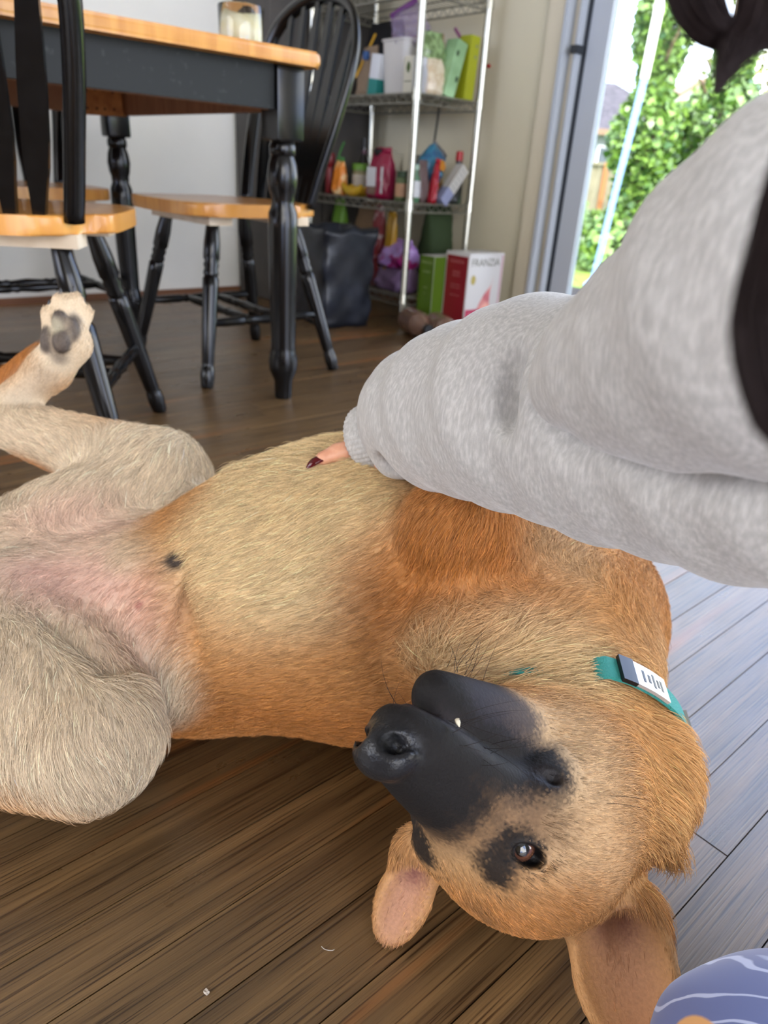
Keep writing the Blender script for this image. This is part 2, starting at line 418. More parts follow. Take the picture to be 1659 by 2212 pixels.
door = struct(wall_box('door_1', WALL_U + 0.02, WALL_U + 0.10, DOOR_W1 + 0.045, DOOR_W1 + 0.10, 0, DOOR_TOP + 0.06, M_TRIM))
wall_box('door_casing', WALL_U - 0.012, WALL_U, DOOR_W1 + 0.10, DOOR_W1 + 0.17, 0, DOOR_TOP + 0.10, M_TRIM, door)
wall_box('door_track', WALL_U - 0.02, WALL_U + 0.02, DOOR_W1 + 0.086, DOOR_W1 + 0.10, 0, DOOR_TOP + 0.06, M_ALU, door)
wall_box('door_gasket', WALL_U + 0.03, WALL_U + 0.06, DOOR_W1 + 0.030, DOOR_W1 + 0.045, 0, DOOR_TOP, M_ALUD, door)
wall_box('door_track', WALL_U + 0.0, WALL_U + 0.03, DOOR_W1 + 0.045, DOOR_W1 + 0.055, 0, DOOR_TOP + 0.06, M_ALU, door)
for i, (a, b_) in enumerate(((0.55, DOOR_W1), (DOOR_W0, 0.60))):
    du = 0.035 + 0.035 * i
    wall_box('door_stile', WALL_U + du, WALL_U + du + 0.03, b_ - 0.045, b_ + 0.03 * (1 - i), 0.0, DOOR_TOP, M_ALU, door)
    wall_box('door_stile', WALL_U + du, WALL_U + du + 0.03, a, a + 0.045, 0.0, DOOR_TOP, M_ALU, door)
    wall_box('door_rail', WALL_U + du, WALL_U + du + 0.03, a + 0.045, b_ - 0.045, 0.0, 0.06, M_ALU, door)
    wall_box('door_rail', WALL_U + du, WALL_U + du + 0.03, a + 0.045, b_ - 0.045, DOOR_TOP - 0.05, DOOR_TOP, M_ALU, door)
    wall_box('pane', WALL_U + du + 0.012, WALL_U + du + 0.018, a + 0.045, b_ - 0.045, 0.06, DOOR_TOP - 0.05, M_GLASS, door)
wall_box('door_latch', WALL_U - 0.012, WALL_U + 0.028, DOOR_W1 + 0.035, DOOR_W1 + 0.062, 0.915, 0.938, M_ALUD, door)

# ------------------------------------------------------------------ dining table
TT = radians(41.5)
_A = at_z(612, 858, 0); TUA = np.array([cos(TT), sin(TT), 0]); TWA = np.array([-sin(TT), cos(TT), 0])
TLEN, TWID, TZ = 1.55, 0.94, 0.742
tab = thing('dining_table', 'farmhouse dining table with honey oak top and black painted apron and turned legs', 'table', _A + TWA * TWID / 2 - TUA * TLEN / 2, TT)
def tl(x, y, z): return (x, y, z)
ov = 0.062
out_ = smooth_loop([]) if False else None
def rrect(hx, hy, r, n=6):
    o = []
    for sx, sy, a0 in ((1, 1, 0), (-1, 1, 90), (-1, -1, 180), (1, -1, 270)):
        for k in range(n + 1):
            a = radians(a0 + 90 * k / n); o.append((sx * (hx - r) + r * cos(a), sy * (hy - r) + r * sin(a)))
    return o
bm = bmesh.new(); prism(bm, rrect(TLEN / 2 + ov, TWID / 2 + ov, 0.02), TZ - 0.027, TZ, 0.009)
obj('table_top', bm, M_OAK, tab, True, 35)
AZ0, AZ1 = TZ - 0.027 - 0.082, TZ - 0.027
for s in (-1, 1):
    box_obj('apron', (0, s * (TWID / 2 + 0.012), (AZ0 + AZ1) / 2), (TLEN - 0.07, 0.02, AZ1 - AZ0), M_APRON, tab)
    box_obj('apron_lining', (0, s * (TWID / 2 - 0.004), (AZ0 + AZ1) / 2 - 0.001), (TLEN - 0.07, 0.010, AZ1 - AZ0), M_UNDER, tab)
    box_obj('apron', (s * (TLEN / 2 + 0.012), 0, (AZ0 + AZ1) / 2), (0.02, TWID - 0.07, AZ1 - AZ0), M_APRON, tab)
    box_obj('apron_lining', (s * (TLEN / 2 - 0.004), 0, (AZ0 + AZ1) / 2 - 0.001), (0.010, TWID - 0.07, AZ1 - AZ0), M_UNDER, tab)
box_obj('table_underside', (0, 0, AZ1 - 0.004), (TLEN, TWID, 0.006), M_UNDER, tab)
for sx in (-1, 1):
    for sy in (-1, 1):
        x, y = sx * TLEN / 2, sy * TWID / 2
        bm = bmesh.new()
        bx(bm, (x, y, 0.645), (0.068, 0.068, 0.14), None, 0.006)
        lathe(bm, [(0, 0.020), (0.006, 0.0215), (0.045, 0.023), (0.07, 0.034), (0.095, 0.036), (0.118, 0.031), (0.13, 0.0295), (0.28, 0.032), (0.40, 0.034), (0.43, 0.033), (0.45, 0.025), (0.458, 0.027), (0.465, 0.0265), (0.478, 0.031), (0.505, 0.0345), (0.53, 0.031), (0.546, 0.0255), (0.552, 0.029), (0.566, 0.029), (0.572, 0.026), (0.58, 0.03)], 24, (x, y, 0), (x, y, 1))
        obj('table_leg', bm, M_BLACK, tab, True, 40)
        if (sx, sy) == (1, 1):
            bl = box_obj('corner_block', (x - 0.055, y - 0.055, AZ0 + 0.033), (0.13, 0.022, 0.075), mat('pine_corner_block', (178, 116, 62), 0.6, noise=(30, (150, 92, 46), 0.45, 0.7)), tab, rotz(radians(-45)))
            for a_ in (-0.04, -0.012, 0.012, 0.04):
                for zz in ((AZ0 + 0.012, AZ0 + 0.055) if abs(a_) > 0.02 else (AZ0 + 0.06, AZ0 + 0.012)):
                    c = Vector((x - 0.055, y - 0.055, zz)) + rotz(radians(-45)) @ Vector((a_, -0.0115, 0)); n_ = rotz(radians(-45)) @ Vector((0, -1, 0))
                    bm = bmesh.new(); lathe(bm, [(0, 0.004), (0.001, 0.0035)], 8, c, c + n_); obj('screw_hole', bm, mat('dark_hole', (60, 34, 18), 0.8), bl)

# ------------------------------------------------------------------ bow-back dining chairs
SEAT_Z = 0.437
def bow(s):
    """hoop of the chair back, s in 0..1 -> local point"""
    return BOW[min(int(s * (len(BOW) - 1)), len(BOW) - 1)]
_half = [(0.165, -0.150, SEAT_Z - 0.01), (0.182, -0.172, 0.52), (0.204, -0.205, 0.64), (0.214, -0.232, 0.735), (0.206, -0.254, 0.815), (0.165, -0.272, 0.880), (0.090, -0.283, 0.918), (0.0, -0.287, 0.931)]
BOW = spline(_half + [(-x, y, z) for x, y, z in _half[-2::-1]], 6)
def make_chair(label):
    t = thing('dining_chair', label, 'chair', group='bow-back dining chairs around the table')
    prof = [(0, -0.205), (0.07, -0.203), (0.125, -0.190), (0.155, -0.160), (0.163, -0.125), (0.176, -0.104), (0.206, -0.094), (0.214, -0.06), (0.216, 0.03), (0.212, 0.12), (0.188, 0.185), (0.12, 0.208), (0, 0.214)]
    loop = smooth_loop(prof + [(-x, y) for x, y in prof[-2:0:-1]], 3)
    bm = bmesh.new(); prism(bm, loop, SEAT_Z - 0.03, SEAT_Z, 0.005)
    obj('seat', bm, M_OAK, t, True, 35)
    bm = bmesh.new(); tube(bm, BOW, 0.0135, 10, (1.35, 0.85)); obj('back_hoop', bm, M_BLACK, t, True)
    for i in range(7):
        xb = (i - 3) * 0.040; yb = -0.170 - 0.016 * (1 - (abs(i - 3) / 3) ** 2)
        xt = (i - 3) * 0.060
        top = min(BOW, key=lambda p: abs(p[0] - xt) + (0 if p[2] > 0.6 else 9))
        n = 12; bm = bmesh.new(); rings = []
        for k in range(n + 1):
            s = k / n
            p = np.array([xb + (top[0] - xb) * s, yb + (top[1] - yb) * s, SEAT_Z - 0.004 + (top[2] - SEAT_Z) * s])
            wd = np.interp(s, [0, 0.06, 0.2, 0.45, 0.8, 1], [0.009, 0.011, 0.0195, 0.0195, 0.012, 0.008]); th_ = np.interp(s, [0, 0.2, 1], [0.008, 0.005, 0.005])
            rings.append([bm.verts.new(p + np.array(q)) for q in ((-wd, -th_, 0), (wd, -th_, 0), (wd, th_, 0), (-wd, th_, 0))])
        for a, b_ in zip(rings, rings[1:]):
            for k in range(4): bm.faces.new((a[k], a[(k + 1) % 4], b_[(k + 1) % 4], b_[k]))
        bm.faces.new(rings[0][::-1]); bm.faces.new(rings[-1])
        obj('back_slat', bm, M_BLACK, t)
    LEG = [(0, 0.014), (0.004, 0.016), (0.03, 0.0185), (0.05, 0.017), (0.056, 0.0145), (0.062, 0.016), (0.15, 0.0185), (0.25, 0.020), (0.272, 0.020), (0.277, 0.0165), (0.286, 0.0195), (0.296, 0.016), (0.305, 0.0195), (0.314, 0.0165), (0.322, 0.0205), (0.36, 0.020), (0.40, 0.016), (0.44, 0.014)]
    feet = {}
    for sx in (-1, 1):
        for sy in (-1, 1):
            ft = Vector((sx * 0.215, sy * 0.20 if sy > 0 else -0.205, 0)); tp = Vector((sx * 0.125, sy * 0.115, SEAT_Z - 0.03))
            feet[sx, sy] = (ft, tp)
            bm = bmesh.new(); L_ = (tp - ft).length; lathe(bm, [(min(s, L_), r) for s, r in LEG], 16, ft, tp); obj('leg', bm, M_BLACK, t, True, 50)
    def on_leg(sx, sy, z):
        a, b_ = feet[sx, sy]; return a + (b_ - a) * (z / b_.z)
    ST = lambda L_: [(0, 0.008), (0.02 * L_, 0.009), (0.12 * L_, 0.0115), (0.28 * L_, 0.012), (0.31 * L_, 0.0095), (0.34 * L_, 0.0125), (0.37 * L_, 0.0095), (0.5 * L_, 0.0135), (0.63 * L_, 0.0095), (0.66 * L_, 0.0125), (0.69 * L_, 0.0095), (0.72 * L_, 0.012), (0.88 * L_, 0.0115), (0.98 * L_, 0.009), (L_, 0.008)]
    for sx in (-1, 1):
        a, b_ = on_leg(sx, -1, 0.155), on_leg(sx, 1, 0.155)
        bm = bmesh.new(); lathe(bm, ST((b_ - a).length), 12, a, b_); obj('stretcher', bm, M_BLACK, t, True, 50)
    for f in (0.36, 0.64):
        a = on_leg(-1, -1, 0.155).lerp(on_leg(-1, 1, 0.155), f); b_ = on_leg(1, -1, 0.155).lerp(on_leg(1, 1, 0.155), f)
        bm = bmesh.new(); lathe(bm, ST((b_ - a).length), 12, a, b_); obj('stretcher', bm, M_BLACK, t, True, 50)
    for sy in (-1, 1):
        box_obj('seat_cleat', (0, sy * 0.115, SEAT_Z - 0.041), (0.33, 0.062, 0.022), M_PINE, t)
    return t
ch1 = make_chair('bow-back dining chair with its back slats turned towards the dog')
def place(o, loc, rz): o.location = Vector(loc); o.rotation_euler = (0, 0, rz)
_f = np.array([at_z(300, 900, 0), at_z(247, 1050, 0)])
a1 = radians(9)
place(ch1, (-0.712, 1.335, 0), a1)
ch2 = copy_tree(ch1); ch2['label'] = 'bow-back dining chair tucked under the table end, arched back towards the wire shelf'
_c = (at_z(467, 835, 0) + at_z(722, 785, 0) + at_z(530, 735, 0) + at_z(285, 775, 0)) / 4
place(ch2, _c, radians(132))          # its front looks to the table end
ch3 = copy_tree(ch1); ch3['label'] = 'bow-back dining chair on the far side of the table by the white wall'
_b3 = at_w(0, 405, 2.57)
place(ch3, uw(float(_b3 @ UA), 2.385, 0), TH + radians(180))

# candle jar on the table
_cp = at_w(521, 60, 1.56)
cj = thing('candle_jar', 'clear glass candle jar half full of cream wax on the oak table top', 'candle', (_cp[0], _cp[1], TZ))
M_JAR = mat('clear_glass', (250, 250, 248), 0.03, trans=1.0, ior=1.45)
bm = bmesh.new(); lathe(bm, [(0.0, 0.042), (0.002, 0.046), (0.076, 0.0475), (0.078, 0.0465), (0.076, 0.0445), (0.008, 0.0435), (0.008, 0.0005)], 40, (0, 0, 0), (0, 0, 1), cap=False)
bm.faces.new([v for v in bm.verts][:40][::-1]); obj('glass', bm, M_JAR, cj, True, 50)
bm = bmesh.new(); rg = lathe(bm, [(0.009, 0.02), (0.0095, 0.0430), (0.046, 0.0432)], 40, (0, 0, 0), (0, 0, 1), cap=False)
for v in rg[-1]: v.co.z += 0.006 * sin(3 * math.atan2(v.co.y, v.co.x)) + 0.004
cvt = bm.verts.new((0, 0, 0.056)); n_ = len(rg[-1])
for k in range(n_): bm.faces.new((rg[-1][k], rg[-1][(k + 1) % n_], cvt))
bm.faces.new(rg[0][::-1]); obj('wax', bm, mat('cream_wax', (236, 226, 178), 0.5, noise=(30, (244, 238, 204), 0.4, 0.6)), cj, True)
bm = bmesh.new(); tube(bm, [(0.004, 0, 0.05), (0.004, 0, 0.062), (0.006, 0, 0.067)], 0.0012, 6); obj('wick', bm, mat('burnt_wick', (30, 26, 22), 0.9), cj)

# ------------------------------------------------------------------ the dog, one continuous body
def c2w(v): return RGT * v[0] - UPV * v[1] + FWD * v[2]        # right, down, away -> world
HF = c2w((-0.53, -0.62, -0.583)); HF /= np.linalg.norm(HF)      # muzzle direction
HL = c2w((-0.77, 0.066, 0.634)); HL -= HF * (HL @ HF); HL /= np.linalg.norm(HL)   # towards the far eye
HD = np.cross(HF, HL)                                           # crown direction
if HD @ c2w((-0.354, 0.784, -0.511)) < 0: HD = -HD
HM = EYE + c2w((0.0544, 0.2119, 0.4525))                        # point between the eyes
HB = np.stack([HF, HL, HD])
def hp(f, l, d): return HM + HF * f + HL * l + HD * d
def HE(f, l, d, r, B=None): return ell(hp(f, l, d), r, HB if B is None else B)
def HC(a, b, ra, rb): return cone(hp(*a), hp(*b), ra, rb)
def hbasis(pitch=0, yaw=0, rollv=0):
    """head basis turned: yaw about crown axis, pitch about lateral axis, roll about muzzle axis"""
    a = HF * cos(yaw) + HL * sin(yaw); b = -HF * sin(yaw) + HL * cos(yaw); c = HD
    a2 = a * cos(pitch) + c * sin(pitch); c2 = -a * sin(pitch) + c * cos(pitch)
    b3 = b * cos(rollv) + c2 * sin(rollv); c3 = -b * sin(rollv) + c2 * cos(rollv)
    return np.stack([a2, b3, c3])

def axis(lo, hi, flo, fhi, fine=0.0017, coarse=0.0040):
    a = list(np.arange(lo, flo, coarse)) + list(np.arange(flo, fhi, fine)) + list(np.arange(fhi, hi, coarse))
    return np.array(a)
D = Field(axis(-0.62, 0.47, -0.03, 0.31), axis(0.26, 1.02, 0.27, 0.56), axis(-0.012, 0.44, -0.012, 0.24))

# trunk, lying on its back
TR = [((-0.37, 0.60, 0.082), 0.078), ((-0.26, 0.60, 0.092), 0.092), ((-0.18, 0.605, 0.104), 0.104), ((-0.10, 0.626, 0.128), 0.128), ((-0.02, 0.645, 0.141), 0.141),
      ((0.08, 0.655, 0.136), 0.136), ((0.14, 0.655, 0.122), 0.122), ((0.19, 0.64, 0.11), 0.108)]
chain(D, TR, 0.04)
D.add(ell((0.03, 0.60, 0.10), (0.15, 0.11, 0.10)), 0.04)
# neck curling back to the camera
NK = [((0.185, 0.63, 0.112), 0.100), ((0.168, 0.55, 0.105), 0.088), ((0.158, 0.475, 0.095), 0.080), ((0.150, 0.435, 0.090), 0.072)]
chain(D, NK, 0.035)
# hind leg on the camera side: thigh flopped down, shank folded under it
hip_n, knee_n = np.array((-0.345, 0.545, 0.105)), at_d(205, 1575, 0.58)
D.add(cone(hip_n, knee_n, 0.086, 0.054), 0.03)
D.add(ell((hip_n + knee_n) / 2 + np.array((-0.035, -0.005, -0.005)), (0.11, 0.07, 0.07)), 0.03)
hock_n = np.array((-0.50, 0.46, 0.06))
D.add(cone(knee_n + np.array((-0.01, -0.005, -0.022)), hock_n, 0.046, 0.034), 0.02)
D.add(cone(hock_n, (-0.60, 0.50, 0.05), 0.030, 0.024), 0.015)
# hind leg on the far side: thigh, shank, hock, paw held up
hip_f = np.array((-0.36, 0.66, 0.12)); knee_f = at_d(345, 1062, 0.80)
D.add(cone(hip_f, knee_f, 0.080, 0.058), 0.03)
D.add(ell((hip_f + knee_f) / 2 + np.array((0.0, 0.0, -0.015)), (0.12, 0.07, 0.07)), 0.03)
hock_f = at_d(-15, 905, 0.86)
D.add(cone(knee_f + np.array((-0.01, 0.02, 0.012)), hock_f, 0.050, 0.026), 0.022)
meta = at_d(105, 800, 0.855); pawc = at_d(138, 712, 0.85)
chain(D, [(hock_f, 0.026), (at_d(40, 865, 0.86), 0.022), (meta, 0.0235), (at_d(150, 745, 0.855), 0.026)], 0.012)
D.add(cone(at_d(-40, 880, 0.90), at_d(88, 778, 0.885), 0.022, 0.019), 0.010)
D.add(ell(pawc, (0.024, 0.022, 0.034), np.stack([RGT * 0.97 + UPV * 0.24, FWD, UPV * 0.97 - RGT * 0.24])), 0.012)
TOES = [((108, 680, 0.838), 0.0115), ((132, 655, 0.842), 0.0125), ((160, 652, 0.852), 0.0125), ((182, 678, 0.862), 0.0120)]
for (p, r) in TOES:
    D.add(cone(at_d((p[0] + 138) / 2 - 2, p[1] + 52, p[2] + 0.004), at_d(*p), r, r * 0.95), 0.003)
PADS = [((128, 690, 0.825), (0.0085, 0.008, 0.012)), ((104, 735, 0.832), (0.0095, 0.010, 0.015)), ((132, 738, 0.824), (0.010, 0.009, 0.015)), ((155, 712, 0.832), (0.0085, 0.008, 0.014))]
PB = np.stack([RGT, FWD, UPV])
for p, r in PADS: D.add(ell(at_d(*p), r, PB), 0.004)
# fore leg on the camera side, folded on the chest
sh_n, el_n = np.array((0.16, 0.59, 0.17)), at_d(985, 1140, 0.60)
D.add(cone(sh_n, el_n, 0.062, 0.040), 0.045)
D.add(cone(el_n, at_d(1090, 1020, 0.63), 0.036, 0.027), 0.018)
D.add(cone(at_d(1090, 1020, 0.63), at_d(1190, 975, 0.64), 0.026, 0.022), 0.012)
D.add(ell(at_d(1225, 952, 0.64), (0.036, 0.026, 0.024)), 0.014)
# fore leg on the far side
el_f = at_d(1318, 1285, 0.76)
D.add(cone((0.17, 0.70, 0.13), el_f, 0.066, 0.033), 0.03)
D.add(cone(el_f, at_d(1290, 1110, 0.84), 0.030, 0.023), 0.015)
D.add(ell(at_d(1285, 1085, 0.84), (0.027, 0.024, 0.034)), 0.014)
# shoulder and chest ridge
D.add(ell(at_d(1180, 1285, 0.66), (0.07, 0.06, 0.06)), 0.035)
D.add(cone(at_d(1010, 1380, 0.60), at_d(1275, 1410, 0.655), 0.052, 0.050), 0.03)

# head: skull, cheeks, brows, muzzle, jaw
D.add(HE(-0.052, 0, -0.020, (0.078, 0.062, 0.052)), 0.02)
D.add(HE(-0.085, 0, -0.045, (0.065, 0.066, 0.062)), 0.03)
for s in (-1, 1):
    D.add(HE(-0.040, s * 0.038, -0.042, (0.058, 0.028, 0.040)), 0.02)
    D.add(HE(-0.014, s * 0.027, 0.006, (0.024, 0.017, 0.012)), 0.012)
D.add(HC((0.000, 0, -0.020), (0.097, 0, -0.022), 0.031, 0.0205), 0.018)
D.add(HE(0.040, 0, -0.010, (0.06, 0.020, 0.010)), 0.012)
for s in (-1, 1):
    D.add(HC((0.018, s * 0.020, -0.032), (0.092, s * 0.0115, -0.0275), 0.0185, 0.0155), 0.012)
D.add(HE(0.106, 0, -0.029, (0.014, 0.017, 0.014)), 0.008)
# lower jaw
LIP = -0.060
D.add(HC((-0.030, 0, -0.082), (0.084, 0, -0.0615), 0.036, 0.0150), 0.006)
D.add(HC((-0.030, 0, -0.070), (0.072, 0, -0.0590), 0.041, 0.0185), 0.006)
# throat joins skull and neck
D.add(cone(hp(-0.075, -0.01, -0.080), (0.165, 0.46, 0.095), 0.060, 0.078), 0.03)
D.add(ell(at_d(1395, 1690, 0.575), (0.036, 0.045, 0.055)), 0.03)
# mouth line: a groove on both sides, open a little towards the corner
for s in (-1, 1):
    for a, b_, ra, rb in (((0.113, s * 0.002, -0.0435), (0.088, s * 0.022, -0.0435), 0.0020, 0.0026), ((0.088, s * 0.023, -0.0435), (0.060, s * 0.034, -0.0480), 0.0030, 0.0060), ((0.060, s * 0.035, -0.0485), (0.028, s * 0.044, -0.0500), 0.0085, 0.0085), ((0.028, s * 0.045, -0.050), (0.008, s * 0.050, -0.0480), 0.0065, 0.0035)):
        D.cut(HC(a, b_, ra, rb), 0.004)
# nose pad with nostrils
D.add(HE(0.1105, 0, -0.0135, (0.0160, 0.0205, 0.0165)), 0.004)
for s in (-1, 1):
    D.cut(HE(0.1215, s * 0.0115, -0.0150, (0.0115, 0.0060, 0.0056)), 0.0025)
    D.cut(HC((0.118, s * 0.0155, -0.0175), (0.104, s * 0.0225, -0.0200), 0.0032, 0.0024), 0.002)
D.cut(HC((0.126, 0, -0.022), (0.122, 0, -0.048), 0.0012, 0.0012), 0.002)
# eye sockets and lids
EYEP = [(0.0005, s * 0.0355, -0.0065) for s in (-1, 1)]
for s, e in zip((-1, 1), EYEP):
    D.add(HE(e[0] - 0.002, e[1], e[2], (0.0185, 0.0125, 0.0125)), 0.008)
    o3 = np.array([0.35, s * 0.80, 0.48]); o3 /= np.linalg.norm(o3)
    D.cut(HE(e[0] + o3[0] * 0.010, e[1] + o3[1] * 0.010, e[2] + o3[2] * 0.010, (0.0145, 0.0085, 0.0062), hbasis(radians(8), 0, 0)), 0.003)
# loose cheek skin
D.add(cone(at_d(1375, 1780, 0.53), at_d(1436, 1834, 0.53), 0.030, 0.010), 0.02)
# ears: leather with a hollow
def ear(root, tip, normal, half_w, thick):
    root, tip = np.array(root), np.array(tip); ax = tip - root; L_ = np.linalg.norm(ax); ax /= L_
    n = np.array(normal) - ax * (np.array(normal) @ ax); n /= np.linalg.norm(n); sd = np.cross(ax, n)
    B = np.stack([ax, sd, n]); c = (root + tip) / 2
    return B, c, L_
EARS = []
er, et = at_d(1318, 1955, 0.505), at_d(1388, 2262, 0.462)
nrm = (EYE - (er + et) / 2)
B, c, L_ = ear(er, et, nrm + np.array((0, 0, .1)), 0.03, 0.01)
D.add(ell(c - B[2] * 0.004, (L_ * 0.58, 0.036, 0.0135), B), 0.008)
D.add(ell(er - B[2] * 0.006 + B[0] * 0.004, (0.03, 0.036, 0.022), B), 0.014)
D.add(ell(er + B[1] * 0.0 + B[0] * 0.02 + RGT * 0.026, (0.020, 0.010, 0.010), B), 0.006)
D.cut(ell(c + B[2] * 0.0072 + B[0] * 0.004, (L_ * 0.57, 0.0310, 0.0150), B), 0.004)
D.cut(ell(er + B[2] * 0.004 + B[0] * 0.016 - RGT * 0.001, (0.020, 0.010, 0.013), B), 0.005)
EARS.append((B, c, L_))
er2, et2 = at_d(908, 1858, 0.525), at_d(836, 2030, 0.535)
B2, c2_, L2_ = ear(er2, et2, (EYE - (er2 + et2) / 2) + RGT * 0.05, 0.02, 0.01)
D.add(ell(c2_ - B2[2] * 0.004, (L2_ * 0.60, 0.021, 0.0110), B2), 0.008)
D.add(ell(er2 - B2[2] * 0.004 - B2[0] * 0.005, (0.024, 0.022, 0.016), B2), 0.012)
D.cut(ell(c2_ + B2[2] * 0.0085 + B2[0] * 0.002, (L2_ * 0.54, 0.0160, 0.0125), B2), 0.004)
EARS.append((B2, c2_, L2_))
# skin folds and soft hollows
D.cut(cone(at_d(420, 1235, 0.64), at_d(395, 1500, 0.60), 0.004, 0.008), 0.03)                 # flank fold before the near thigh
D.cut(cone(at_d(30, 1262, 0.60), at_d(230, 1440, 0.57), 0.004, 0.006), 0.02)
D.add(ell(at_d(330, 1205, 0.665), (0.028, 0.018, 0.014), np.stack([RGT, FWD, UPV])), 0.02)
D.cut(ell(at_d(412, 1185, 0.672), (0.010, 0.012, 0.010)), 0.012)
# flat back: never below the boards
D.v = np.maximum(D.v, (0.0015 - D.ax[2])[None, None, :])
DV, DQ = D.mesh(2)
del D

# ---- coat colours (world-space patches of fur, skin and painted toe shading)
SR = lambda c: np.array(lin(c))
C_TAN, C_ORG, C_CRM, C_PAL, C_PNK = SR((194, 144, 90)), SR((180, 118, 60)), SR((222, 196, 150)), SR((214, 196, 168)), SR((206, 166, 148))
C_BLK, C_GRY, C_FAWN, C_GREY2 = SR((23, 20, 19)), SR((98, 82, 66)), SR((198, 166, 126)), SR((150, 136, 120))
col = np.tile(C_TAN, (len(DV), 1)); length = np.full(len(DV), 0.013); dens = np.ones(len(DV)); wet = np.zeros(len(DV))
def w_of(prim, soft, noise=0.0):
    d = prim[2](DV[:, 0], DV[:, 1], DV[:, 2])
    if noise: d = d + noise * np.sin(DV[:, 0] * 310 + 2 * np.sin(DV[:, 1] * 190)) * np.sin(DV[:, 2] * 270 + DV[:, 1] * 120)
    x = np.clip(0.5 - d / (2 * soft), 0, 1); return x * x * (3 - 2 * x)
_q = DV - EYE; _zc = _q @ FWD; DPX = np.stack([_q @ RGT / _zc * F_PX + CX, -(_q @ UPV) / _zc * F_PX + CY], 1)
def surf(px, py):
    """nearest point of the dog's surface seen along a pixel's ray"""
    k = np.where(np.abs(DPX - (px, py)).max(1) < 10)[0]; return DV[k[np.argmin(_zc[k])]]
def paint(prim, c, soft=0.02, amt=1.0, ln=None, de=None, we=None, noise=0.0):
    global col, length, dens, wet
    k = w_of(prim, soft, noise) * amt
    if c is not None: col = col * (1 - k[:, None]) + c * k[:, None]
    if ln is not None: length = length * (1 - k) + ln * k
    if de is not None: dens = dens * (1 - k) + de * k
    if we is not None: wet = wet * (1 - k) + we * k
# body
paint(ell((-0.05, 0.60, 0.05), (0.30, 0.16, 0.10)), C_ORG, 0.04, 0.8)
paint(ell(at_d(660, 1085, 0.66), (0.105, 0.15, 0.085)), C_CRM, 0.035, 1.0, ln=0.016)
paint(ell(at_d(560, 1210, 0.61), (0.09, 0.09, 0.06)), C_CRM, 0.04, 0.7)
paint(ell(at_d(700, 985, 0.70), (0.14, 0.04, 0.03)), C_CRM, 0.02, 0.9, ln=0.030)
paint(ell(at_d(480, 1110, 0.70), (0.05, 0.05, 0.03)), C_TAN, 0.02, 0.7)
paint(cone(sh_n, el_n, 0.066, 0.046), C_ORG, 0.012, 0.9)
paint(ell(at_d(1000, 1240, 0.58), (0.09, 0.06, 0.06)), C_ORG, 0.04, 0.8)
paint(ell(at_d(1190, 1180, 0.62), (0.045, 0.05, 0.04)), C_FAWN, 0.025, 0.8)
paint(ell(surf(960, 1310), (0.085, 0.07, 0.06)), C_ORG, 0.045, 0.85)
paint(ell(surf(1130, 1340), (0.06, 0.03, 0.025)), C_FAWN, 0.03, 0.5, ln=0.02)
paint(ell(at_d(1260, 1400, 0.63), (0.10, 0.06, 0.03)), C_FAWN, 0.03, 0.75, ln=0.022)
paint(ell(at_d(1090, 1435, 0.56), (0.09, 0.05, 0.03)), C_CRM, 0.03, 0.8, ln=0.026)
paint(ell(at_d(1390, 1660, 0.58), (0.07, 0.10, 0.09)), SR((212, 164, 106)), 0.03, 0.9, ln=0.026)
# hind quarters
for a, b_, r in ((hip_n, knee_n, 0.088), (hip_f, knee_f, 0.088)):
    paint(cone(a, b_, r + 0.015, r), C_PAL, 0.02, 0.95, ln=0.020)
paint(cone(knee_f, hock_f, 0.062, 0.04), C_PAL, 0.015, 0.9)
paint(ell(at_d(130, 1190, 0.66), (0.075, 0.09, 0.05)), C_PAL, 0.03, 0.9)
paint(ell(at_d(165, 1262, 0.645), (0.075, 0.04, 0.035)), C_PNK, 0.03, 0.85, ln=0.011, de=0.45)
paint(ell(at_d(150, 1120, 0.70), (0.07, 0.03, 0.03)), C_PNK, 0.03, 0.6, de=0.55)
paint(ell(at_d(300, 1330, 0.61), (0.03, 0.04, 0.04)), C_PNK, 0.03, 0.6, de=0.5)
paint(ell(at_d(310, 1210, 0.655), (0.03, 0.02, 0.02)), SR((196, 178, 148)), 0.012, 0.7)
paint(ell(surf(372, 1203), (0.010, 0.010, 0.008)), SR((52, 44, 40)), 0.004, 0.97, de=0.2)
paint(ell(surf(292, 1298), (0.004, 0.003, 0.004)), SR((150, 84, 76)), 0.002, 0.8, de=0.3)
for p_, r_ in TOES: paint(cone(at_d((p_[0] + 138) / 2 + 6, p_[1] + 40, p_[2] - 0.014), at_d(p_[0] + 8, p_[1], p_[2] - 0.012), 0.003, 0.002), SR((120, 100, 82)), 0.005, 0.7)  # brownish shading painted between the toes
paint(cone(knee_n + np.array((-0.03, -0.03, -0.05)), hock_n + np.array((0, -0.03, -0.04)), 0.035, 0.03), C_TAN, 0.025, 0.8)
paint(ell(at_d(30, 1030, 0.82), (0.05, 0.04, 0.02)), C_ORG, 0.012, 0.9)
paint(cone(at_d(-60, 890, 0.90), at_d(92, 775, 0.885), 0.027, 0.024), C_ORG, 0.006, 0.95)
paint(cone(at_d(40, 865, 0.84), at_d(130, 780, 0.835), 0.016, 0.016), C_GREY2, 0.012, 0.7, ln=0.007)
paint(cone(hock_f, meta, 0.03, 0.03), C_PAL, 0.01, 0.5, ln=0.007)
paint(ell(pawc, (0.05, 0.05, 0.06)), C_PAL, 0.015, 0.8, ln=0.006)
for p, r in PADS: paint(ell(at_d(*p), np.array(r) * 1.15, PB), SR((66, 58, 56)), 0.003, 0.95, de=0.0, we=0.3)
paint(cone(at_d(165, 690, 0.84), at_d(128, 770, 0.838), 0.008, 0.010), SR((74, 64, 58)), 0.006, 0.85, de=0.4)
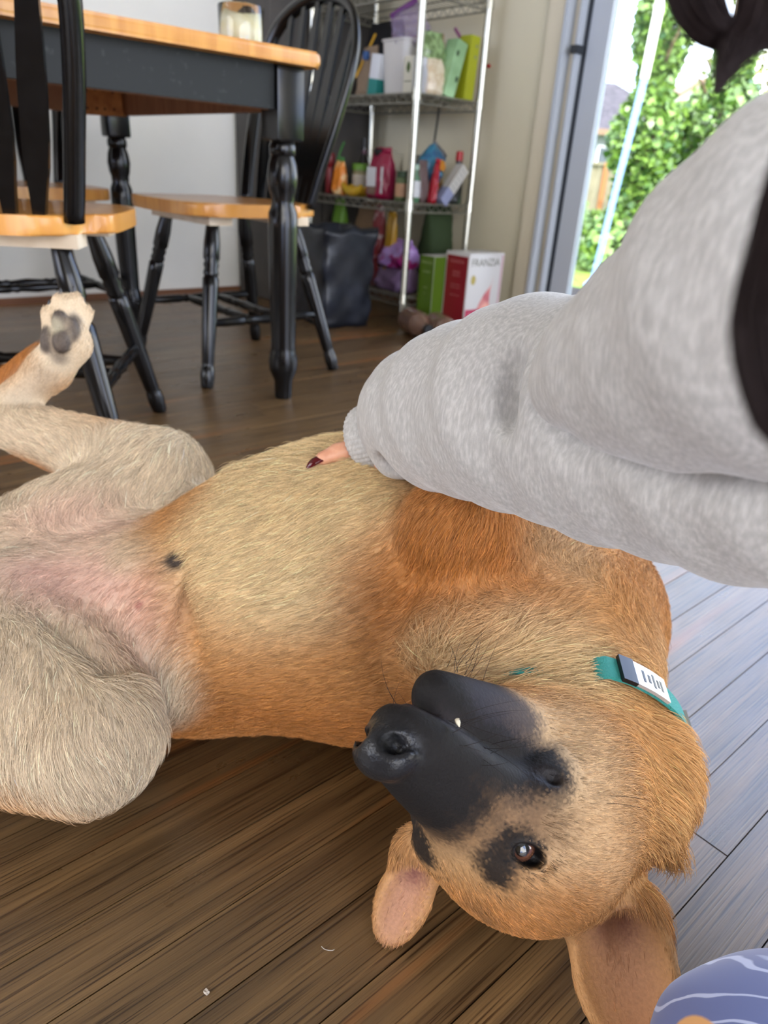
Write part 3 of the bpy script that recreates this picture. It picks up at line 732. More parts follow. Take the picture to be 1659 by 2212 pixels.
paint(ell(at_d(120, 705, 0.822), (0.009, 0.009, 0.010)), SR((176, 166, 140)), 0.004, 0.8)
# head
head_zone = HE(0.0, 0, -0.03, (0.16, 0.09, 0.10))
paint(HE(-0.01, 0, -0.02, (0.15, 0.085, 0.085)), SR((180, 136, 90)), 0.015, 1.0, ln=0.008)
paint(HE(-0.02, -0.058, -0.040, (0.06, 0.02, 0.045)), C_FAWN, 0.02, 0.85)
paint(HE(-0.010, -0.040, -0.085, (0.06, 0.03, 0.03)), C_FAWN, 0.02, 0.9, ln=0.009)
paint(HE(0.0, 0, 0.010, (0.03, 0.03, 0.02)), SR((178, 142, 98)), 0.012, 0.6)
paint(HE(-0.05, 0, 0.03, (0.05, 0.04, 0.02)), SR((190, 132, 76)), 0.02, 0.9, ln=0.010)
paint(HE(-0.055, -0.040, 0.005, (0.035, 0.025, 0.02)), SR((168, 114, 62)), 0.018, 0.8, ln=0.010)
paint(HE(-0.035, 0.0, 0.028, (0.02, 0.008, 0.014)), SR((104, 78, 54)), 0.01, 0.6)
paint(HE(0.030, 0, -0.020, (0.045, 0.034, 0.030)), C_GRY, 0.016, 0.85, ln=0.005, noise=0.002)
paint(HE(0.022, -0.038, -0.030, (0.026, 0.012, 0.014)), C_GRY, 0.012, 0.7, noise=0.002)
paint(HE(0.016, -0.040, -0.034, (0.036, 0.018, 0.018)), SR((112, 88, 66)), 0.016, 0.85, noise=0.003, ln=0.006)
paint(HE(0.004, -0.050, -0.018, (0.020, 0.014, 0.010)), SR((120, 92, 66)), 0.012, 0.6)
paint(HC((0.055, 0, -0.024), (0.13, 0, -0.03), 0.040, 0.048), C_BLK, 0.011, 1.0, ln=0.0032, noise=0.002)
for s in (-1, 1):
    paint(HC((0.010, s * 0.040, -0.052), (0.10, s * 0.012, -0.044), 0.021, 0.032), C_BLK, 0.010, 1.0, ln=0.0032, noise=0.002)
    paint(HE(-0.022, s * 0.058, -0.052, (0.006, 0.006, 0.005)), C_BLK, 0.004, 0.95)
paint(HC((0.035, 0, -0.085), (0.10, 0, -0.070), 0.022, 0.030), C_BLK, 0.012, 1.0, ln=0.0035)
paint(HC((0.020, -0.025, -0.080), (0.06, -0.018, -0.078), 0.016, 0.018), SR((44, 42, 50)), 0.010, 0.9, ln=0.0035)
for s, e in zip((-1, 1), EYEP):
    paint(HE(e[0] + 0.004, e[1], e[2], (0.020, 0.016, 0.011)), SR((24, 21, 20)), 0.005, 0.97, ln=0.003, de=0.7)
    paint(HE(e[0] + 0.006, s * 0.027, e[2] + 0.012, (0.017, 0.014, 0.018)), SR((22, 19, 18)), 0.006, 0.97, ln=0.004, noise=0.001)
    paint(HC((e[0] - 0.014, s * 0.040, e[2] - 0.001), (e[0] - 0.034, s * 0.050, e[2] - 0.002), 0.004, 0.002), SR((36, 30, 28)), 0.004, 0.9, ln=0.004)
    paint(HE(e[0], e[1] + s * 0.003, e[2] + 0.002, (0.0150, 0.0105, 0.0085)), SR((20, 17, 17)), 0.0022, 1.0, de=0.0, we=0.6)
paint(HE(0.112, 0, -0.0135, (0.0175, 0.0225, 0.0180)), SR((34, 34, 36)), 0.003, 1.0, de=0.0, we=1.0)
for s in (-1, 1):
    paint(HC((0.112, s * 0.004, -0.0435), (0.055, s * 0.036, -0.048), 0.006, 0.010), SR((38, 30, 32)), 0.004, 0.9, de=0.15, we=0.45)
    paint(HC((0.060, s * 0.036, -0.0485), (0.000, s * 0.050, -0.0475), 0.0115, 0.007), SR((27, 22, 23)), 0.005, 0.9, de=0.0, we=0.55)
    paint(HE(0.1225, s * 0.0105, -0.0150, (0.0095, 0.0064, 0.0064)), SR((8, 8, 9)), 0.001, 1.0, de=0.0, we=0.4)
# ears
for (B, c, L_), hw in zip(EARS, (0.031, 0.018)):
    paint(ell(c, (L_ * 0.62, hw * 1.3, 0.03), B), SR((190, 142, 92)), 0.006, 0.9, ln=0.006)
    paint(ell(c + B[2] * 0.006, (L_ * 0.52, hw * 0.72, 0.014), B), SR((172, 126, 110)), 0.010, 0.85, ln=0.008, de=0.4)
    paint(ell(c + B[2] * 0.004 - B[0] * L_ * 0.33, (L_ * 0.18, hw * 0.42, 0.014), B), SR((112, 66, 62)), 0.008, 0.8, de=0.1)
col = np.clip(col, 0, 1)
from mathutils.kdtree import KDTree
vq = HB @ (DV - HM).T; hv = np.where((np.abs(vq[0]) < 0.15) & (np.abs(vq[1]) < 0.1) & (vq[2] > -0.13) & (vq[2] < 0.08))[0]
kd = KDTree(len(hv))
for j, v_ in enumerate(DV[hv]): kd.insert(v_, j)
kd.balance()
_jv = DV[hv] + rng.normal(0, 0.0021, (len(hv), 3)); _nose = wet[hv] > 0.3
_cj = col[hv[np.array([kd.find(q)[1] for q in _jv])]]; coat = col.copy(); coat[hv] = np.where(_nose[:, None], col[hv], _cj)

def fur_skin_mat():
    mt = bpy.data.materials.new('dog_coat'); mt.use_nodes = True
    nt = mt.node_tree; N = nt.nodes; L = nt.links; b = N['Principled BSDF']
    a = N.new('ShaderNodeAttribute'); a.attribute_name = 'coat'; w = N.new('ShaderNodeAttribute'); w.attribute_name = 'wet'
    tcn = N.new('ShaderNodeTexCoord'); n = N.new('ShaderNodeTexNoise'); n.inputs['Scale'].default_value = 420; n.inputs['Detail'].default_value = 3
    L.new(tcn.outputs['Object'], n.inputs['Vector'])
    mr = N.new('ShaderNodeMapRange'); mr.inputs['To Min'].default_value = 0.72; mr.inputs['To Max'].default_value = 1.2
    L.new(n.outputs['Fac'], mr.inputs['Value'])
    mu = N.new('ShaderNodeVectorMath'); mu.operation = 'SCALE'; L.new(a.outputs['Color'], mu.inputs[0]); L.new(mr.outputs[0], mu.inputs['Scale'])
    L.new(mu.outputs[0], b.inputs['Base Color'])
    rr = N.new('ShaderNodeMapRange'); rr.inputs['To Min'].default_value = 0.75; rr.inputs['To Max'].default_value = 0.26
    L.new(w.outputs['Fac'], rr.inputs['Value']); L.new(rr.outputs[0], b.inputs['Roughness'])
    bp = N.new('ShaderNodeBump'); bp.inputs['Strength'].default_value = 0.5; bp.inputs['Distance'].default_value = 0.0012
    L.new(n.outputs['Fac'], bp.inputs['Height']); L.new(bp.outputs['Normal'], b.inputs['Normal'])
    b.inputs['Specular IOR Level'].default_value = 0.28
    return mt
M_COAT = fur_skin_mat()
DOGROOT = np.array((-0.05, 0.62, 0.0))
dog = pmesh('dog', DV - DOGROOT, DQ, M_COAT)
dog.location = Vector(DOGROOT)
tag(dog, 'tan shepherd-type dog with black muzzle lying on its back on the floor', 'dog')
at = dog.data.attributes.new('coat', 'FLOAT_COLOR', 'POINT'); at.data.foreach_set('color', np.concatenate([coat, np.ones((len(col), 1))], 1).astype(np.float32).ravel())
at = dog.data.attributes.new('wet', 'FLOAT', 'POINT'); at.data.foreach_set('value', wet.astype(np.float32))

# ---- eyes
def ball(bm, r, seg=24, rings=16): bmesh.ops.create_uvsphere(bm, u_segments=seg, v_segments=rings, radius=r)
def eye_mat():
    mt = bpy.data.materials.new('brown_eye'); mt.use_nodes = True
    nt = mt.node_tree; N = nt.nodes; L = nt.links; b = N['Principled BSDF']
    tcn = N.new('ShaderNodeTexCoord'); sp = N.new('ShaderNodeSeparateXYZ'); L.new(tcn.outputs['Object'], sp.inputs[0])
    r = N.new('ShaderNodeValToRGB'); e = r.color_ramp.elements
    mr = N.new('ShaderNodeMapRange'); mr.inputs['From Min'].default_value = -0.0105; mr.inputs['From Max'].default_value = 0.0105
    L.new(sp.outputs['Z'], mr.inputs['Value']); L.new(mr.outputs[0], r.inputs['Fac'])
    while len(e) < 5: e.new(0.5)
    for el, (p, c) in zip(e, [(0.0, (50, 36, 34)), (0.74, (46, 30, 28)), (0.77, (74, 46, 34)), (0.92, (92, 57, 42)), (0.945, (8, 7, 7))]): el.position = p; el.color = (*lin(c), 1)
    L.new(r.outputs[0], b.inputs['Base Color']); b.inputs['Roughness'].default_value = 0.05; b.inputs['Coat Weight'].default_value = 1.0; b.inputs['Coat Roughness'].default_value = 0.02
    return mt
M_EYE = eye_mat()
for s, e in zip((-1, 1), EYEP):
    o3 = np.array([0.45, s * 0.62, 0.42])
    look = HF * o3[0] + HL * o3[1] + HD * o3[2]
    look = look / np.linalg.norm(look) * 0.6 + (EYE - hp(*e)) / np.linalg.norm(EYE - hp(*e)) * 0.4
    bm = bmesh.new(); ball(bm, 0.0102); o = obj('eye', bm, M_EYE, dog, True)
    o.location = Vector(hp(*e) + (-HF * 0.03 - HL * s * 0.20 - HD * 0.12) * 0.01 - DOGROOT); o.rotation_euler = Vector(look).to_track_quat('Z', 'Y').to_euler()
for p_, r_ in TOES:
    bm = bmesh.new(); a = Vector(at_d(p_[0], p_[1] - 10, p_[2]) - DOGROOT); lathe(bm, [(0, 0.0032), (0.005, 0.0030), (0.011, 0.0012), (0.013, 0.0002)], 8, a, a + Vector(UPV * 0.9 - FWD * 0.4 + RGT * 0.1)); obj('claw', bm, mat('dark_claw', (40, 36, 36), 0.3), dog, True)
# ---- a tooth at the lip
bm = bmesh.new(); a = Vector(hp(0.0920, -0.0262, -0.0445) - DOGROOT); lathe(bm, [(0, 0.0015), (0.0022, 0.0014), (0.0045, 0.0005), (0.005, 0.0002)], 10, a, a + Vector(-HL * 0.6 + HD * 0.8))
obj('tooth', bm, mat('ivory_tooth', (232, 222, 196), 0.3), dog, True)

# ---- fur strands
def fur_mat():
    mt = bpy.data.materials.new('dog_hair'); mt.use_nodes = True
    nt = mt.node_tree; N = nt.nodes; L = nt.links; b = N['Principled BSDF']
    a = N.new('ShaderNodeAttribute'); a.attribute_name = 'coat'
    L.new(a.outputs['Color'], b.inputs['Base Color']); b.inputs['Roughness'].default_value = 0.6; b.inputs['Specular IOR Level'].default_value = 0.18
    return mt
M_HAIR = fur_mat()
FLOW = []   # (position, direction, radius)
def flow(p, d, r): FLOW.append((np.array(p, float), np.array(d, float) / np.linalg.norm(d), r))
for p, r in TR: flow(p, (-1, -0.25, -0.25), 0.11)
flow(at_d(650, 1100, 0.62), c2w((-0.75, 0.6, -0.1)), 0.12); flow(at_d(600, 1400, 0.58), c2w((-0.95, 0.15, 0)), 0.12)
flow(at_d(700, 980, 0.70), c2w((-0.8, -0.5, 0.2)), 0.06); flow(at_d(560, 1010, 0.70), c2w((-0.8, -0.6, 0)), 0.05)
for s in (0.2, 0.6, 1.0): flow(hip_n + (knee_n - hip_n) * s, c2w((0.30, 0.95, 0)), 0.09)
flow(at_d(150, 1500, 0.58), c2w((0.15, 0.98, 0)), 0.08); flow(at_d(250, 1650, 0.57), c2w((0.5, 0.8, 0)), 0.05)
for s in (0.2, 0.6, 1.0): flow(hip_f + (knee_f - hip_f) * s, c2w((0.55, -0.8, 0)), 0.08)
flow(knee_f * 0.5 + hock_f * 0.5, c2w((-0.9, -0.4, 0)), 0.06)
flow(meta, c2w((0.6, -0.8, 0)), 0.05); flow(pawc, c2w((0.2, -1, 0)), 0.05)
flow(el_n, c2w((-0.3, 0.9, 0)), 0.06); flow(sh_n, c2w((-0.7, 0.6, 0)), 0.07)
for (p, r), d in zip(NK, ((-1, 0.3, 0), (-0.3, 1, 0), (0, 1, 0), (0.5, 1, 0))): flow(p, c2w((0.55, 0.75, 0)), 0.09)
flow(at_d(1450, 1700, 0.60), c2w((0.6, 0.75, 0)), 0.07); flow(at_d(1150, 1440, 0.56), c2w((0.8, -0.5, 0)), 0.08)
for q, d in (((0.1, 0, -0.02), (-1, 0, 0)), ((0.05, -0.02, -0.03), (-1, -0.2, -0.1)), ((0.0, 0, 0.01), (-1, 0, 0.2)), ((0.0, -0.035, -0.03), (-1, -0.3, -0.3)), ((-0.05, -0.05, -0.05), (-1, -0.4, -0.5)), ((-0.06, 0, 0.03), (-1, 0, 0.1)), ((-0.03, 0.05, -0.02), (-1, 0.3, 0)), ((0.03, -0.03, -0.08), (-1, -0.2, -0.3))):
    flow(hp(*q), HF * d[0] + HL * d[1] + HD * d[2], 0.045)
for B, c, L_ in EARS: flow(c, B[0], 0.05)

tri = np.concatenate([DQ[:, [0, 1, 2]], DQ[:, [0, 2, 3]]])
e1 = DV[tri[:, 1]] - DV[tri[:, 0]]; e2 = DV[tri[:, 2]] - DV[tri[:, 0]]; cr = np.cross(e1, e2); ar = np.linalg.norm(cr, axis=1) / 2
fn_ = cr / np.maximum(ar * 2, 1e-12)[:, None]
vn = np.zeros_like(DV)
for k in range(3):
    for j in range(3): vn[:, j] += np.bincount(tri[:, k], cr[:, j], len(DV))
vn /= np.maximum(np.linalg.norm(vn, axis=1), 1e-12)[:, None]
cen = DV[tri].mean(1); view = EYE - cen; dist = np.linalg.norm(view, axis=1); facing = (fn_ * view).sum(1) / dist
wgt = ar * dens[tri].mean(1) * np.where(facing > -0.3, 1.0, 0.12) * np.clip(0.011 / length[tri].mean(1), 0.5, 2.6) * np.clip(0.62 / dist, 0.8, 1.6)
_hq = HB @ (cen - HM).T; wgt[(np.abs(_hq[0]) < 0.13) & (np.abs(_hq[1]) < 0.09) & (_hq[2] > -0.11) & (_hq[2] < 0.06)] *= 2.0
wgt[cen[:, 2] < 0.004] = 0
NF = 320000
pick = rng.choice(len(tri), NF, p=wgt / wgt.sum())
r1, r2 = np.sqrt(rng.random(NF)), rng.random(NF); bc = np.stack([1 - r1, r1 * (1 - r2), r1 * r2], 1)
root = (DV[tri[pick]] * bc[:, :, None]).sum(1); nrm_ = (vn[tri[pick]] * bc[:, :, None]).sum(1); nrm_ /= np.linalg.norm(nrm_, axis=1)[:, None]
hc = (col[tri[pick]] * bc[:, :, None]).sum(1); hl = (length[tri[pick]] * bc).sum(1)
# grizzle: each hair takes the colour of a spot a few millimetres away
hq = HB @ (root - HM).T; on_head = (np.abs(hq[0] - 0.0) < 0.13) & (np.abs(hq[1]) < 0.09) & (hq[2] > -0.11) & (hq[2] < 0.06)
hi = np.where(on_head)[0]; jit = root[hi] + rng.normal(0, 0.0042, (len(hi), 3))
hc[hi] = col[hv[np.array([kd.find(q)[1] for q in jit])]]
fd = np.zeros((NF, 3)); fwt = np.zeros(NF)
for p, d, r in FLOW:
    w_ = np.exp(-((root - p) ** 2).sum(1) / (2 * r * r * 0.3)) + 1e-9; fd += d * w_[:, None]; fwt += w_
fd /= fwt[:, None]
def wob(p, s, ph): return np.sin(p[:, 0] * s + ph + 1.7 * np.sin(p[:, 1] * s * 0.7 + ph)) * np.cos(p[:, 2] * s * 0.9 + p[:, 1] * s * 0.6 - ph)
fd += 0.16 * np.stack([wob(root, 55, 0.3), wob(root, 60, 1.9), wob(root, 52, 4.0)], 1) + rng.normal(0, 0.13, (NF, 3))
fd -= nrm_ * (fd * nrm_).sum(1)[:, None]; fd /= np.maximum(np.linalg.norm(fd, axis=1), 1e-6)[:, None]
ln_ = hl * rng.uniform(0.55, 1.25, NF)
lift = np.clip(rng.normal(0.34, 0.13, NF), 0.08, 0.9) * np.clip(hl / 0.010, 0.6, 1.3)
K = 5; ss = np.linspace(0, 1, K)
pts = np.empty((NF, K, 3), np.float32)
for i, s in enumerate(ss):
    ang_ = lift * (1 - 0.75 * s)
    pts[:, i] = root - nrm_ * 0.0008 + fd * (ln_ * s * np.cos(lift * 0.6))[:, None] + nrm_ * (ln_ * s * np.sin(ang_))[:, None]
pts[:, :, 2] = np.maximum(pts[:, :, 2], 0.0012)
shade = np.exp(rng.normal(-0.03, 0.27, NF))[:, None]; hc = np.clip(hc * shade + rng.normal(0, 0.012, (NF, 1)), 0.002, 0.95)
# whiskers
WH = []
for _ in range(26):
    s = rng.choice((-1, 1)); q = (rng.uniform(0.045, 0.095), s * rng.uniform(0.014, 0.026), rng.uniform(-0.05, -0.03))
    d = HF * rng.uniform(-0.6, 0.3) + HL * s * rng.uniform(0.5, 1) + HD * rng.uniform(-0.7, 0.2); WH.append((hp(*q), d, rng.uniform(0.02, 0.045)))
for _ in range(12):
    q = (rng.uniform(0.04, 0.085), rng.uniform(-0.012, 0.012), -0.085); WH.append((hp(*q), -HD + HF * rng.uniform(-0.5, 0.3) + HL * rng.uniform(-0.5, 0.5), rng.uniform(0.02, 0.04)))
for q in ((-0.03, -0.062, -0.05), (-0.032, -0.060, -0.055)): WH.append((hp(*q), -HL - HF * 0.3 - HD * 0.4, 0.04))
wp = np.empty((len(WH), K, 3), np.float32)
for i, (p, d, l_) in enumerate(WH):
    d = d / np.linalg.norm(d); bnd = np.cross(d, rng.normal(size=3)); bnd /= np.linalg.norm(bnd)
    for j, s in enumerate(ss): wp[i, j] = p + d * l_ * s + bnd * l_ * 0.25 * s * s
def curves_obj(name, P, colors, rad, material, parent, origin):
    cd = bpy.data.hair_curves.new(name); n = len(P); k = P.shape[1]
    cd.add_curves([k] * n)
    cd.attributes['position'].data.foreach_set('vector', (P - np.asarray(origin, np.float32)).astype(np.float32).ravel())
    ra = cd.attributes.get('radius') or cd.attributes.new('radius', 'FLOAT', 'POINT')
    ra.data.foreach_set('value', np.asarray(rad, np.float32).ravel())
    ca = cd.attributes.new('coat', 'FLOAT_COLOR', 'CURVE')
    ca.data.foreach_set('color', np.concatenate([colors, np.ones((n, 1))], 1).astype(np.float32).ravel())
    cd.materials.append(material)
    o = bpy.data.objects.new(name, cd); COL.objects.link(o); o.parent = parent
    return o
taper = np.array([1.0, 0.95, 0.8, 0.55, 0.12], np.float32)
fr_ = np.clip(0.00016 * (hl / 0.010) ** 0.4, 0.00011, 0.00026)[:, None] * taper[None]
fur = curves_obj('fur', pts, hc, fr_, M_HAIR, dog, DOGROOT); fur['kind'] = 'stuff'
wk = curves_obj('whiskers', wp, np.tile(SR((40, 34, 32)), (len(WH), 1)), np.tile(0.00016 * taper, (len(WH), 1)), M_HAIR, dog, DOGROOT); wk['kind'] = 'stuff'

# ---- collar worn round the neck
cc = np.array((0.158, 0.468, 0.094)); cax = np.array((-0.05, -0.985, -0.14)); cax /= np.linalg.norm(cax)
ce1 = np.cross(cax, (0, 0, 1)); ce1 /= np.linalg.norm(ce1); ce2 = np.cross(ce1, cax)
collar = thing('dog_collar', 'teal nylon collar with a metal name plate around the dog neck', 'collar', cc)
def collar_r(a):
    """radius of the neck in the collar plane in direction a"""
    d = ce1 * cos(a) + ce2 * sin(a); s_ = DV - cc; al = s_ @ cax; m_ = np.abs(al) < 0.012
    q = s_[m_]; rr = q @ d; pr = np.linalg.norm(q - np.outer(rr, d) - np.outer(al[m_], cax), axis=1)
    k = (pr < 0.012) & (rr > 0) & (rr < 0.13); return rr[k].mean() if k.any() else 0.085
_cr = np.array([collar_r(radians(a)) for a in range(0, 360, 10)]); _cr = np.convolve(np.r_[_cr[-2:], _cr, _cr[:2]], np.ones(5) / 5, 'valid')
def arc_band(name, a0, a1, material, w_, off_, th_):
    bm = bmesh.new(); n = max(4, int(abs(a1 - a0) / 4)); rings = []
    for i in range(n + 1):
        ad = a0 + (a1 - a0) * i / n; a = radians(ad); er_ = ce1 * cos(a) + ce2 * sin(a)
        r_ = np.interp(ad % 360, np.arange(0, 361, 10), np.r_[_cr, _cr[0]]) + (off_(ad) if callable(off_) else off_)
        zmin = 0.002 - cc[2]
        ring = []
        for q in ((-.5, 0), (.5, 0), (.5, 1), (-.5, 1)):
            p = er_ * (r_ + q[1] * th_) + cax * q[0] * w_; p[2] = max(p[2], zmin + q[1] * 0.0005); ring.append(bm.verts.new(Vector(p)))
        rings.append(ring)
    for a, b_ in zip(rings, rings[1:]):
        for k in range(4): bm.faces.new((a[k], a[(k + 1) % 4], b_[(k + 1) % 4], b_[k]))
    bm.faces.new(rings[0][::-1]); bm.faces.new(rings[-1])
    return obj(name, bm, material, collar, True, 40)
M_TEAL = mat('teal_webbing', (52, 150, 142), 0.6, bump=(900, 0.5))
arc_band('strap', 0, 360, M_TEAL, 0.022, lambda a: np.interp(a % 360, [0, 70, 97, 101, 113, 175, 200, 360], [-0.010, -0.010, -0.010, 0.005, 0.007, 0.007, 0.003, -0.010]), 0.003)
arc_band('buckle', 109, 116, mat('black_plastic', (18, 18, 20), 0.35), 0.026, 0.0095, 0.004)
pl_ = arc_band('name_plate', 116, 134, mat('brushed_steel', (206, 206, 208), 0.3, metal=0.6), 0.024, 0.0100, 0.003)
for a_, w0 in ((120.5, 0.012), (123.5, 0.008), (126, 0.014), (128.5, 0.008), (130.5, 0.011)):
    g_ = arc_band('engraving', a_ - 0.6, a_ + 0.6, mat('black_plastic'), w0, 0.0128, 0.0005); g_.parent = pl_
arc_band('keeper', 156, 160, mat('brushed_steel'), 0.026, 0.0095, 0.003)

# ------------------------------------------------------------------ the person reaching in: sweatshirt, hand, hair, pyjama leg
person = thing('person', 'person in a grey sweatshirt reaching over to rub the dog belly', 'person', (0.62, -0.12, 0))
PR = np.array(person.location)
S = Field(np.arange(-0.12, 0.95, 0.0042), np.arange(-0.36, 0.78, 0.0042), np.arange(0.02, 0.98, 0.0042))
FA = [(at_d(868, 926, 0.640), 0.033), (at_d(890, 908, 0.625), 0.046), (at_d(935, 890, 0.602), 0.054), (at_d(1010, 890, 0.560), 0.064), (at_d(1150, 880, 0.490), 0.070), (at_d(1330, 910, 0.430), 0.070), (at_d(1560, 930, 0.365), 0.070)]
ELB = at_d(1800, 960, 0.31)
chain(S, FA + [(ELB, 0.068)], 0.022)
# cuff fold hanging below the wrist
S.add(ell(at_d(850, 985, 0.632), (0.018, 0.024, 0.020)), 0.012)
S.cut(cone(at_d(868, 950, 0.580), at_d(858, 1000, 0.596), 0.007, 0.014), 0.012)
UA_ = [(at_d(1298, 812, 0.352), 0.0355), (at_d(1440, 775, 0.312), 0.044), (at_d(1594, 712, 0.275), 0.053), (at_d(1800, 620, 0.240), 0.061)]
SHO = np.array((0.42, 0.06, 0.66))
S2 = Field(*S.ax); chain(S2, UA_ + [(SHO, 0.085)], 0.02)
S2.add(cone(SHO, (0.60, -0.12, 0.60), 0.09, 0.14), 0.04); S2.add(cone((0.60, -0.12, 0.60), (0.62, -0.14, 0.18), 0.15, 0.16), 0.05)
# sharp elbow fold where the two meet
a_, b_ = S.v, S2.v
kk = 0.006; h_ = np.maximum(kk - np.abs(a_ - b_), 0) / kk
S.v = np.minimum(a_, b_) - h_ * h_ * kk * 0.25
S.v += (0.013 * np.exp(-((a_ - b_) / 0.006) ** 2)).astype(np.float32); del S2, a_, b_
# folds: a deep pinch by the elbow and soft ripples along the sleeve
S.cut(cone(at_d(1118, 790, 0.412), at_d(1112, 900, 0.415), 0.006, 0.009), 0.016)
fa_dir = FA[-1][0] - FA[1][0]; fa_dir = fa_dir / np.linalg.norm(fa_dir)
def ripple(X, Y, Z):
    s_ = X * fa_dir[0] + Y * fa_dir[1] + Z * fa_dir[2]; q = X * UPV[0] + Y * UPV[1] + Z * UPV[2]
    return (0.0016 * np.sin(s_ * 75 + 9 * q + 1.2) * np.sin(q * 26 + s_ * 14) + 0.0010 * np.sin(s_ * 150 + q * 60)).astype(np.float32)
S.disp((-0.12, -0.4, 0.0), (1.0, 0.8, 1.0), ripple)
SV, SQ = S.mesh(2); del S
def heather():
    mt = bpy.data.materials.new('heather_grey_fleece'); mt.use_nodes = True
    nt = mt.node_tree; N = nt.nodes; L = nt.links; b = N['Principled BSDF']
    tcn = N.new('ShaderNodeTexCoord'); mp = N.new('ShaderNodeMapping'); mp.inputs['Rotation'].default_value = (radians(20), radians(-30), radians(35)); mp.inputs['Scale'].default_value = (1, 1, 0.28)
    n = N.new('ShaderNodeTexNoise'); n.inputs['Scale'].default_value = 420; n.inputs['Detail'].default_value = 4
    r = N.new('ShaderNodeValToRGB'); e = r.color_ramp.elements; e.new(0.5)
    for el, (p, c) in zip(e, [(0.34, (168, 165, 160)), (0.52, (180, 177, 172)), (0.68, (194, 191, 186))]): el.position = p; el.color = (*lin(c), 1)
    L.new(tcn.outputs['Object'], mp.inputs['Vector']); L.new(mp.outputs['Vector'], n.inputs['Vector']); L.new(n.outputs['Fac'], r.inputs['Fac']); L.new(r.outputs[0], b.inputs['Base Color'])
    n2 = N.new('ShaderNodeTexNoise'); n2.inputs['Scale'].default_value = 900
    bp = N.new('ShaderNodeBump'); bp.inputs['Strength'].default_value = 0.25; bp.inputs['Distance'].default_value = 0.001; L.new(tcn.outputs['Object'], n2.inputs['Vector']); L.new(n2.outputs['Fac'], bp.inputs['Height']); L.new(bp.outputs['Normal'], b.inputs['Normal'])
    b.inputs['Roughness'].default_value = 0.95; b.inputs['Sheen Weight'].default_value = 0.35; b.inputs['Sheen Roughness'].default_value = 0.4; b.inputs['Specular IOR Level'].default_value = 0.15
    return mt
M_FLEECE = heather()
sw = pmesh('sweatshirt', SV - PR, SQ, M_FLEECE, person)
# ribbed cuff
ca, cb = at_d(858, 928, 0.642), at_d(785, 948, 0.668)
bm = bmesh.new(); ax = Vector(cb - ca); L_ = ax.length; axn = ax.normalized(); e1 = axn.orthogonal().normalized(); e2 = axn.cross(e1); rings = []; nseg = 120
for s_, r_ in ((0.0, 0.0300), (0.3, 0.0325), (0.75, 0.0310), (0.95, 0.0295), (1.0, 0.0275), (0.93, 0.0255), (0.5, 0.025)):
    rings.append([bm.verts.new(Vector(ca - PR) + ax * s_ + (e1 * cos(2 * pi * k / nseg) + e2 * sin(2 * pi * k / nseg)) * (r_ + (0.0006 if k % 3 == 0 else -0.0004))) for k in range(nseg)])
for a, b_ in zip(rings, rings[1:]):
    for k in range(nseg): bm.faces.new((a[k], a[(k + 1) % nseg], b_[(k + 1) % nseg], b_[k]))
cuff = obj('cuff', bm, M_FLEECE, sw, True)
# hand: palm in the sleeve, five fingers on the belly
Hd = Field(np.arange(-0.13, 0.10, 0.0016), np.arange(0.54, 0.74, 0.0016), np.arange(0.20, 0.36, 0.0016))
Hd.add(ell(at_d(845, 938, 0.668), (0.042, 0.034, 0.016)), 0.01)
Hd.add(cone(at_d(850, 936, 0.66), at_d(960, 900, 0.60), 0.024, 0.026), 0.012)
def finger(pts, rs):
    for (a, ra), (b_, rb) in zip(zip(pts, rs), zip(pts[1:], rs[1:])): Hd.add(cone(a, b_, ra, rb), 0.004)
finger([at_d(815, 952, 0.664), at_d(772, 966, 0.662), at_d(730, 978, 0.660), at_d(696, 991, 0.656)], [0.0105, 0.0092, 0.0084, 0.0066])
finger([at_d(812, 938, 0.684), at_d(765, 962, 0.690), at_d(728, 985, 0.694), at_d(705, 1000, 0.694)], [0.0105, 0.0094, 0.0084, 0.0068])
finger([at_d(815, 930, 0.704), at_d(770, 958, 0.712), at_d(738, 985, 0.715), at_d(720, 1003, 0.714)], [0.010, 0.009, 0.0082, 0.0066])
finger([at_d(820, 930, 0.720), at_d(785, 955, 0.728), at_d(760, 982, 0.731), at_d(748, 1000, 0.730)], [0.009, 0.0078, 0.007, 0.0058])
finger([at_d(862, 962, 0.652), at_d(842, 985, 0.648), at_d(822, 998, 0.647)], [0.0115, 0.0095, 0.0075])
HV, HQ = Hd.mesh(2); del Hd
M_SKIN = mat('skin', (222, 164, 132), 0.45, noise=(90, (206, 142, 112), 0.45, 0.7), bump=(500, 0.1)); M_SKIN.node_tree.nodes['Principled BSDF'].inputs['Subsurface Weight'].default_value = 0.12
M_SKIN.node_tree.nodes['Principled BSDF'].inputs['Subsurface Radius'].default_value = (0.008, 0.003, 0.0015)
hand = pmesh('hand', HV - PR, HQ, M_SKIN, person)
M_NAIL = mat('dark_red_nail_varnish', (112, 12, 26), 0.08, coat=1.0)
